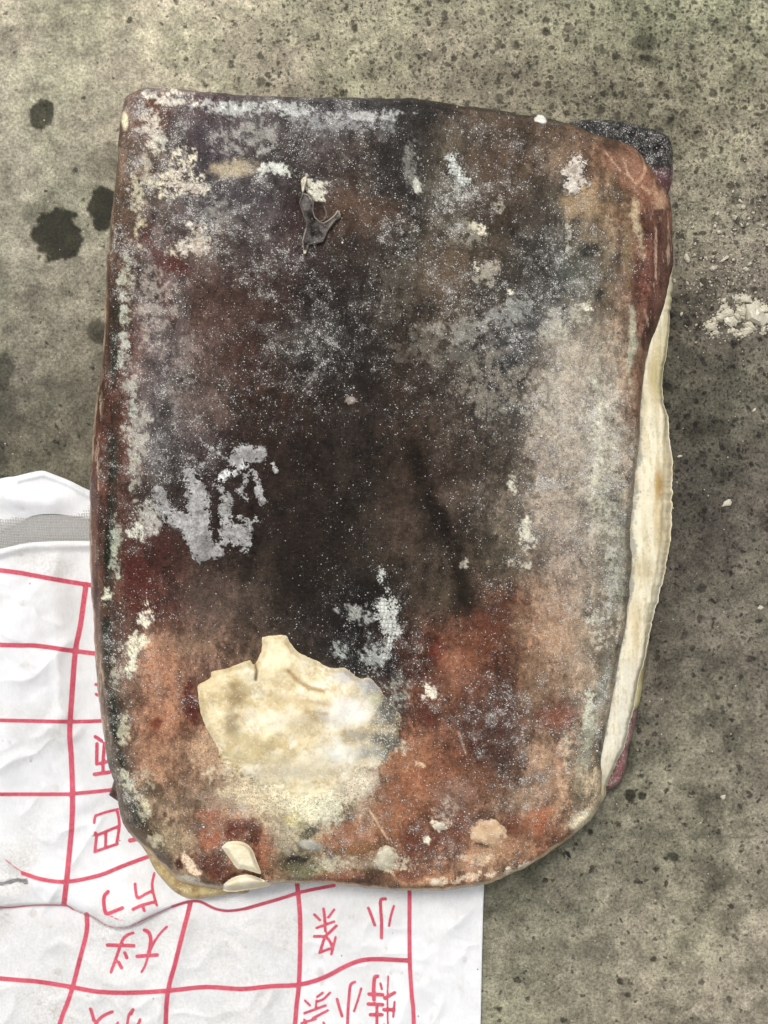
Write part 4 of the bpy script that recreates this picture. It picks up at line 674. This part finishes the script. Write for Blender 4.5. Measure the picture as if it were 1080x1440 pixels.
G = [(7,[(121,822),(113,880),(106,915),(101,980),(98,1030),(100,1060),(102,1110),(101,1160),(96,1215),(93,1245),(90,1271)]),(6,[(-260,770),(0,802),(40,808),(90,817),(140,825)]),(6,[(-260,895),(0,907),(50,908),(100,915),(150,921)]),
     (5,[(-260,1008),(0,1013),(100,1015),(160,1013)]),(5,[(-260,1117),(60,1117),(105,1116),(175,1109)]),(1.6,[(8,1209),(20,1219),(32,1227)]),(5.4,[(32,1228),(60,1237),(95,1240),(140,1231),(170,1219),(210,1204)]),
     (2.4,[(-100,1277),(0,1276),(20,1276),(45,1273),(90,1273),(103,1279)]),(1.4,[(103,1279),(120,1286),(130,1289),(148,1301),(168,1305),(185,1302)]),(2.2,[(185,1302),(205,1292),(225,1283),(242,1275)]),(3.6,[(242,1275),(265,1268),(282,1268),(300,1277),(320,1281),(345,1278)]),(4.6,[(345,1278),(400,1262),(425,1254),(470,1245)]),
     (6,[(122,1286),(122,1310),(112,1350),(103,1385),(95,1410),(84,1440),(60,1530),(50,1640)]),(6,[(268,1270),(255,1320),(245,1360),(237,1390),(233,1440),(228,1640)]),(6,[(-260,1350),(0,1376),(50,1380),(100,1388),(140,1395),(190,1396),(240,1393),(290,1388),(340,1391),(380,1387),(420,1385),(455,1375),(490,1357),(520,1349),(576,1351)]),
     (6,[(417,1235),(419,1255),(422,1290),(422,1340),(420,1390),(415,1440),(405,1640)]),(5.4,[(576,1235),(576,1340),(579,1400),(582,1440),(585,1640)]),(6,[(-260,1490),(50,1510),(230,1520),(400,1505),(585,1480)])]
CH = [ # characters, traced stroke by stroke
 (4.6,[(134,1036),(143,1042)]),(4.8,[(136.5,1046),(136,1074)]),(4.6,[(147,1046),(145,1070),(145,1087)]),(4.4,[(136,1074.5),(152,1071)]),(5.2,[(133,1089),(154,1086)]),(4,[(148,1046),(160,1047)]),
 (4,[(134.5,962.5),(137,963)]),(4,[(135,976),(138,978)]),
 (3.6,[(132.5,1157),(134,1148),(138,1146),(150,1142),(166,1138)]),(4,[(165,1140),(168,1160),(164,1187)]),(4,[(134.5,1171),(135,1175),(150,1169),(167,1162)]),(4,[(136,1174),(133.5,1197)]),(4,[(149,1170),(148.5,1190)]),(4,[(133,1198),(150,1192),(165,1187)]),(6,[(183,1182),(192,1180)]),
 (5,[(152,1254),(147,1260),(146,1270),(148,1282),(151,1285),(162,1281),(172,1277)]),(1.6,[(153,1287),(166,1293),(173,1294)]),
 (4,[(190,1243),(191,1254),(194,1263),(205,1257),(214,1253)]),(3.6,[(217,1228),(214.5,1240),(214.5,1250),(218,1265),(220.5,1273)]),(4.4,[(187,1279),(200,1273),(219,1268)]),(3.8,[(201,1274),(203,1281)]),
 (5,[(151,1329),(188,1330)]),(4.2,[(187,1312),(179,1315),(173,1321),(169,1331),(162,1351),(156,1367)]),(4.6,[(175.5,1340),(178.5,1347)]),(4.6,[(166.5,1353),(171,1361)]),
 (5,[(203,1308),(209,1311),(212,1320),(211,1332),(209,1340)]),(3.4,[(235,1303),(226,1312),(218,1323),(213,1333),(209,1343),(204,1358),(199,1367)]),(5,[(193,1345),(221,1343)]),
 (4.6,[(127.5,1419),(130,1427),(132,1435)]),(4.4,[(158,1423),(148,1427),(139,1434),(130,1448)]),(3.6,[(185,1422),(181,1428),(178,1445),(172,1460)]),(4.6,[(187,1420),(184,1426)]),(4,[(197,1434),(192,1446)]),(3.4,[(166,1438),(160,1448)]),
 # right block, upper pair
 (3.6,[(442,1286),(450,1294)]),(4,[(455,1278),(456.5,1290),(457.5,1309)]),(3.4,[(470,1279),(462,1290)]),(3.6,[(445,1305),(470,1296)]),(4,[(442,1317),(455,1317),(461,1320),(466,1328),(468,1335)]),(4,[(473,1302),(464,1311),(457,1318),(450,1339)]),(3.6,[(449,1340),(464,1334)]),(3.4,[(472,1318),(469,1330),(466,1342)]),
 (4,[(518,1277),(522,1287),(527,1301)]),(4.4,[(542,1264),(536,1265),(535,1272),(536.5,1295),(536.5,1319)]),(3.4,[(554,1274),(550,1287),(547,1302)]),
 # right block, lower row
 (4,[(474,1405),(477,1416),(481,1429)]),(4,[(499,1381),(493,1385),(491,1400),(489.5,1420),(488.5,1445),(488,1460)]),(3.2,[(508,1390),(504,1404),(498,1422)]),
 (5,[(531,1373),(527,1375),(525.5,1390),(526,1406)]),(3.2,[(535,1383),(537,1391)]),(5,[(519,1398),(538,1399)]),(5,[(518,1412),(538,1413)]),(5,[(521,1427),(537,1427)]),(4,[(530,1413),(530,1450)]),(2.8,[(546,1373),(545,1395),(545,1420),(546,1455)]),(4.6,[(555,1396),(548,1400),(541,1404)]),(5,[(540,1420),(554,1420)]),(3.2,[(555,1409),(553,1430)]),
 (3.2,[(429,1407),(436,1414)]),(3.4,[(454,1396),(446,1402)]),(3.4,[(464,1396),(455,1405),(445,1409)]),(3.6,[(428,1425),(458,1414)]),(3.6,[(440,1432),(461,1421)]),(3.4,[(428,1434),(433,1447),(440,1450)]),(3.4,[(424,1439),(444,1433)]),(3.2,[(455,1438),(459,1450)]),(3,[(445,1407),(444,1420)])]
def ink_field(x, y):
    f = np.full(len(x), -12.0)
    for w, pts in G + CH:
        P = smooth_line(pts, 3) if len(pts) > 2 else np.array(pts, float); lo = P.min(0) - 14; hi = P.max(0) + 14; s = (x > lo[0]) & (x < hi[0]) & (y > lo[1]) & (y < hi[1])
        if s.any(): f[s] = np.maximum(f[s], w * (.5 if w < 3 else .54) - seg_dist(x[s], y[s], P))
    return f
def sack_panel(name, T, B, L, R, nu, nv, zf, ink=True, parent=None, skirt=None):
    T, B, L, R = (resample(smooth_line(a), n) for a, n in ((T, nu), (B, nu), (L, nv), (R, nv)))
    u = np.linspace(0, 1, nu)[None, :, None]; v = np.linspace(0, 1, nv)[:, None, None]
    C = (1 - v) * T[None] + v * B[None] + (1 - u) * L[:, None] + u * R[:, None] - ((1 - u) * (1 - v) * T[0] + u * (1 - v) * T[-1] + (1 - u) * v * B[0] + u * v * B[-1])
    x, y = C[..., 0].ravel(), C[..., 1].ravel(); z = zf(x, y); wx, wy = world_xy(x, y, z); F = grid_faces(nv, nu)
    V = np.c_[wx, wy, z]; f = ink_field(x, y) if ink else np.full(len(x), -12.)
    dirt_grey = .30 * sstep(-.1, .7, fbm(x, y, 90, 4, 2)) + .6 * blob(x, y, 30, 1200, 34, 90, 20, .9, .3) * .7 + .5 * blob(x, y, 60, 790, 50, 26, 0, .9, .3) + .6 * sstep(.45, .75, fbm(x, y, 22, 3, 5)) + .35 * sstep(1270, 1300, y) * (x < 420) + .6 * blob(x, y, 46, 1284, 7, 6, 0, .6, .3) + .5 * blob(x, y, 82, 1368, 9, 5, 0, .6, .3)  # dirt patches and spots, plus a greyer tone below the fold line
    blk = 5.2 - np.hypot((seg_dist(x, y, np.array(((-40,1256),(0,1243),(20,1238),(31,1238),(38,1240)), float))) * 1.0, 0); blk = np.where(x < 40, blk - 1.5 + .0 * x, -9.)
    idx = np.arange(nu * nv).reshape(nv, nu); loop = np.r_[idx[0, :-1], idx[:-1, -1], idx[-1, :0:-1], idx[:0:-1, 0]]; low = V[loop].copy(); low[:, 2] = np.maximum(low[:, 2] - .0012, 0.0006) if skirt is None else skirt
    cur = len(V) + np.arange(len(loop)); F = np.vstack([F, np.c_[loop, np.roll(loop, -1), np.roll(cur, -1), cur]]); V = np.vstack([V, low]); ap = lambda a: np.concatenate([a, a[loop]])
    return mesh_obj(name, V, F, M_SACK, parent or sack, True, {'ink': ap(f), 'black': ap(blk), 'dirt_grey': np.clip(ap(dirt_grey), 0, 1), 'tape_x': ap(x), 'tape_y': ap(y)})
lip = [(-260,800),(-60,788),(0,772),(17,768),(42,763),(80,761),(122,761),(150,762),(200,775),(400,840),(690,900)]
def zfront(x, y):
    ly = np.interp(x, [p[0] for p in lip], [p[1] for p in lip]); return zsack(x, y) + .0045 * np.exp(-((y - ly - 5) / 7.0) ** 2) * (SDFB(x, y) < 4) + .002
sack_panel('front_panel', lip, [(-260,1640),(200,1640),(672,1640)], [(-260,800),(-260,1200),(-260,1640)], [(690,900),(684,1150),(681,1240),(679,1300),(676,1440),(672,1640)], 480, 430, zfront, True)
def zback(x, y):
    near = sstep(0, 60, -SDFB(x, y)); return .0030 + near * (.0075 * np.exp(-((y - 698 - 8 * np.sin(x / 40)) / 17.0) ** 2) + .0022 * fbm(x, y, 30, 3, 3)) + .0022 * np.exp(-(seg_dist(x, y, np.array(((25,676),(60,668),(95,680),(130,700)), float)) / 3.5) ** 2)
def zb2(x, y): return np.maximum(.0026, zback(x, y))
sack_panel('hem', [(-260,710),(-100,696),(0,673),(20,670),(45,664),(60,662),(75,667),(100,677),(127,690),(180,706),(240,740)], [(-260,780),(-100,768),(0,747),(25,737),(42,727),(64,723),(90,724),(125,729),(180,738),(240,748)], [(-260,710),(-260,780)], [(240,740),(240,748)], 300, 60, lambda x, y: zb2(x, y) + .0008, False)
sack_panel('lining', [(-250,735),(0,705),(60,700),(120,705),(230,744)], [(-250,860),(0,810),(120,800),(230,800)], [(-250,735),(-250,860)], [(230,744),(230,800)], 120, 30, lambda x, y: .0016 + 0 * x, False)
def build_gauze():
    t = NT('gauze_thread'); n = t.noise(900, 3); M = t.finish(t.mix(n, tuple(lin((150,148,142))), tuple(lin((205,203,198)))), .6, None, .3)
    V = []; F = []
    def strip(pts, w, dz):
        P = np.array(pts, float); d = np.gradient(P, axis=0); d /= np.hypot(*d.T)[:, None]; nrm = np.c_[-d[:, 1], d[:, 0]] * w; off = sum(len(v) for v in V)
        z = .0034 + .0016 * np.exp(-((P[:, 1] - 745) / 22) ** 2) + dz * np.where(np.arange(len(P)) % 2, 1, -1)
        rows = []
        for s, h in ((-1, -.0002), (-.4, .0001), (.4, .0001), (1, -.0002)): q = P + nrm * s; wx, wy = world_xy(q[:, 0], q[:, 1], z + h); rows.append(np.c_[wx, wy, z + h])
        A = np.stack(rows, 1).reshape(-1, 3); V.append(A); F.append(grid_faces(len(P), 4, off))
    for i in range(int(400 / 3.6)):
        x0 = -250 + i * 3.6; ys = np.arange(708, 786, 3.4); j = RNG.uniform(-.3, .3); strip(np.c_[x0 + j + .10 * (ys - 745) + .5 * noise(ys / 20, ys * 0 + i, 1), ys], .80, .0002)
    for k, y0 in enumerate(np.arange(708, 786, 3.8)):
        xs = np.arange(-250, 150, 3.6); strip(np.c_[xs, y0 + 3.0 * np.sin(xs / 60) + .4 * noise(xs / 15, xs * 0 + k, 2)], .75, -.0002)
    o = mesh_obj('gauze_band', np.vstack(V), np.vstack(F), M, sack, True); o['kind'] = 'stuff'; o['label'] = 'open grey mesh cloth showing between hem and front panel'
build_gauze()

# ------------------------------------------------------------------ loose pieces on the floor
def rock(name, cx, cy, rx, ry, h, an, seed, label, cat, group, mat=M_ICE, n=11):
    rs = np.random.RandomState(seed); s = K; a = np.sort(rs.uniform(0, 2 * math.pi, n)); r = rs.uniform(.7, 1.08, n); ca, sa = math.cos(radians(an)), math.sin(radians(an))
    rings = []; 
    for f, z in ((1.0, 0.0), (.92, .55), (.5, 1.0)):
        j = rs.uniform(.85, 1.12, n); u = np.cos(a) * r * f * j * rx; v = np.sin(a) * r * f * j * ry; rings.append(np.c_[(u * ca - v * sa) * s, -(u * sa + v * ca) * s, np.full(n, z * h) * (rs.uniform(.75, 1.1, n) if z else 1)])
    V = np.vstack(rings + [[[0, 0, h * 1.02]], [[0, 0, 0]]]); F = []
    for k in range(2):
        for i in range(n): a0 = k * n + i; b0 = k * n + (i + 1) % n; F += [(b0, a0, a0 + n), (b0, a0 + n, b0 + n)]
    for i in range(n): F.append((2 * n + (i + 1) % n, 2 * n + i, 3 * n)); F.append((i, (i + 1) % n, 3 * n + 1))
    wx, wy = world_xy(cx, cy, 0.0); o = mesh_obj(name, V, F, mat, None, False); o.location = (wx, wy, 0.0004)
    if label: o['label'] = label; o['category'] = cat
    if group: o['group'] = group
    return o
SMALL = 'small pale ice chip among others on the stained floor right of the slab'
GRP = 'ice chips scattered on the floor'
chips = [(1045,292,4,4,0,None),(1041,283,5,2,30,None),(1009,301,4,4.5,0,None),(1033,306,6,4,-20,'oblong ice chip, largest of the upper scatter right of the slab'),(1005,319,3.5,3,0,None),(1011,327,3.5,4,10,None),(1042,317,3,4,0,None),(1051,316,3,2.6,0,None),(1053,308,3.2,2.4,0,None),(1059,300,2.6,2.4,0,None),
 (1033,323,3.2,2.2,0,None),(1016,333,3,2.5,0,None),(1073,317,3,3,0,None),(966,364,8,5,15,'flat tan ice chip nearest the slab\'s upper right side'),(976,359,3,3,0,None),(985,363,2.6,2.4,0,None),(993,364,4,2.2,-10,None),(1001,362,3,3,0,None),(1019,365,8,4.5,5,'broad greenish-white ice chip in the middle of the scatter'),(1031,366,3,2.6,0,None),
 (1044,364,3,2.4,0,None),(1003,378,6.5,4.5,-15,'bright angular ice chip above the big ice clump'),(990,375,2.4,2,0,None),(1049,379,6,3.5,-15,'pale curved ice chip by the right edge above the big clump'),(1054,372,3.5,3.5,0,None),(998,397,2.6,2.2,0,None),(985,401,3.8,2.2,0,None),(1030,400,2.4,2,0,None),(1017,403,1.8,2,0,None),
 (979,411,1.9,2,0,None),(966,398,2.2,4,0,None),(948,395,2.4,4,0,None),(950,296,2,2.2,0,None),(974,320,3,2.6,0,None),(981,337,1.6,1.6,0,None),(977,343,2.2,3,0,None),(1067,375,1.6,2,0,None),(1075,361,2.2,2,0,None),(1061,395,2.4,2,0,None),(1030,270,3,2,0,None),(1021,276,2,1.6,0,None),(958,415,1.6,1.6,0,None),
 (1062,412,2,2,0,None),(979,457,2,3,30,None),(958,442,2.4,3.4,0,None),(1068,283,2,2,0,None),(1078,345,2.4,2,0,None),(1038,387,2,2,0,None),(1020,350,1.6,1.4,0,None),(1048,340,1.8,1.6,0,None),(1065,330,2,1.8,0,None)]
for i, (a, b, rx, ry, an, lb) in enumerate(chips):
    rock('ice_chip', a, b, rx, ry, .0006 + .0005 * min(rx, ry), an + 17 * i, 100 + i, lb or SMALL, 'ice chip', GRP)
# single flecks elsewhere
rock('ice_fleck', 1021, 708, 9, 5, .002, -25, 11, 'thin translucent flake alone on the floor right of the ribbon', 'ice fleck', 'single flecks on the floor')
rock('ice_fleck', 955, 642, 4.5, 2.2, .0016, -25, 12, 'tiny white fleck close beside the widest part of the ribbon', 'ice fleck', 'single flecks on the floor')
rock('ice_fleck', 1069, 855, 4.5, 4.5, .0016, 10, 13, 'white triangular fleck at the right edge level with the orange flesh', 'ice fleck', 'single flecks on the floor')
rock('ice_fleck', 1060, 577, 5, 2.2, .0014, -35, 14, 'pale splinter at the right edge above the dark smear', 'ice fleck', 'single flecks on the floor')
rock('ice_fleck', 1016, 1120, 5, 4, .0014, 10, 15, 'dull pale fleck on the bare floor lower right', 'ice fleck', 'single flecks on the floor')
rock('ice_fleck', 549, 27, 4, 4, .0012, 10, 16, 'pale fleck at the very top near the middle', 'ice fleck', 'single flecks on the floor')
rock('ice_fleck', 604, 71, 4.5, 2, .0012, 35, 17, 'thin white sliver on the floor above the slab, upper middle', 'ice fleck', 'single flecks on the floor')
rock('ice_fleck', 249, 70, 2.4, 3, .0012, 0, 18, 'small white fleck on the floor above the slab\'s left end', 'ice fleck', 'single flecks on the floor')
rock('dark_scrap', 799, 1201, 8, 3, .0014, 52, 21, 'thin black scrap lying beside the slab\'s rounded lower right edge', 'scrap', None, M_SCRAP)

def crumbs(name, xs, ys, parent, rmin, rmax, origin):
    n = len(xs); rr = RNG.uniform(rmin, rmax, n) * K; wx, wy = world_xy(xs, ys, 0); B = np.array([(1,0,0),(.3,.9,0),(-.8,.6,0),(-.9,-.5,0),(.2,-1,0),(0,0,.8)], float); a = RNG.rand(n) * 6.28; ca, sa = np.cos(a), np.sin(a)
    Q = B[None] * RNG.uniform(.5, 1.2, (n, 6, 1)) * rr[:, None, None]; Q = np.stack([Q[..., 0] * ca[:, None] - Q[..., 1] * sa[:, None], Q[..., 0] * sa[:, None] + Q[..., 1] * ca[:, None], Q[..., 2]], -1)
    V = (np.c_[wx, wy, np.full(n, .0003)][:, None] + Q).reshape(-1, 3); T = np.array([(0,1,5),(1,2,5),(2,3,5),(3,4,5),(4,0,5)]); F = (np.arange(n)[:, None, None] * 6 + T[None]).reshape(-1, 3)
    o = mesh_obj(name, V - np.asarray(origin)[None], F, M_ICE, None, False); o['kind'] = 'stuff'; o.location = origin
    if parent is not None: o.parent = parent; o.location = (0, 0, 0)
    return o
k_ = 700; px_ = RNG.normal(1022, 42, k_); py_ = RNG.normal(362, 62, k_); m_ = (px_ > 952) & (py_ > 200) & (py_ < 520)
fr_ = crumbs('ice_crumbs', px_[m_], py_[m_], None, .4, 1.5, (0, 0, 0)); fr_['label'] = 'fine ice crumbs dusting the stained floor right of the slab'; fr_['category'] = 'ice crumbs'
k_ = 260; px_ = RNG.uniform(0, 1080, k_); py_ = RNG.uniform(0, 1440, k_); m_ = (SDF(np.clip(px_, 92, 996), np.clip(py_, 92, 1296)) < -20) & ~((px_ < 690) & (py_ > 650))
fr_ = crumbs('grit', px_[m_], py_[m_], None, .4, 1.3, (0, 0, 0)); fr_['label'] = 'sparse pale grit and ice specks all over the bare floor'; fr_['category'] = 'grit'
def build_clump():
    wx, wy = world_xy(1046, 446, 0); e = empty('ice_clump', 'large crumbly lump of whitish ice at the right edge', 'ice clump', (wx, wy, 0))
    parts = [(1046,452,0,0,0),(1048,424,11,9,0),(1036,420,5,6,0),(1017,424,5,4,0),(1024,440,10,8,20),(999,460,11,8,-25),(1006,468,7,6,10),(1028,452,8,12,0),(1012,446,8,8,0),(1020,432,5,4,0),(1060,446,20,18,0),(1072,438,10,14,0),(1050,466,11,7,10),(1040,470,7,4,0),(1074,462,5,7,0),(1030,465,5,5,0),(1082,448,10,14,0),(1064,428,8,7,0),(1044,437,8,8,0),(1036,446,6,6,0),(1004,450,5,4,0),(1090,430,9,9,0),(1092,456,8,8,0),(1056,458,12,8,0),(995,455,4,3,0)]
    for i, (a, b, rx, ry, an) in enumerate(parts):
        if rx == 0: continue
        o = rock('ice_piece', a, b, rx * 1.0, ry * 1.0, .0012 + .00028 * min(rx, ry), an + 40 * i, 300 + i, None, None, None, M_ICE, 12); o.parent = e; o.location = np.array(o.location) - np.array(e.location)
    k = 420; t = RNG.randint(0, len(parts) - 1, k) + 1; P = np.array(parts, float)[t]; a = RNG.rand(k) * 6.28; q = RNG.uniform(.6, 1.35, k); crumbs('ice_crumb', P[:, 0] + np.cos(a) * P[:, 2] * q, P[:, 1] + np.sin(a) * P[:, 3] * q, e, .8, 2.6, tuple(e.location))
build_clump()
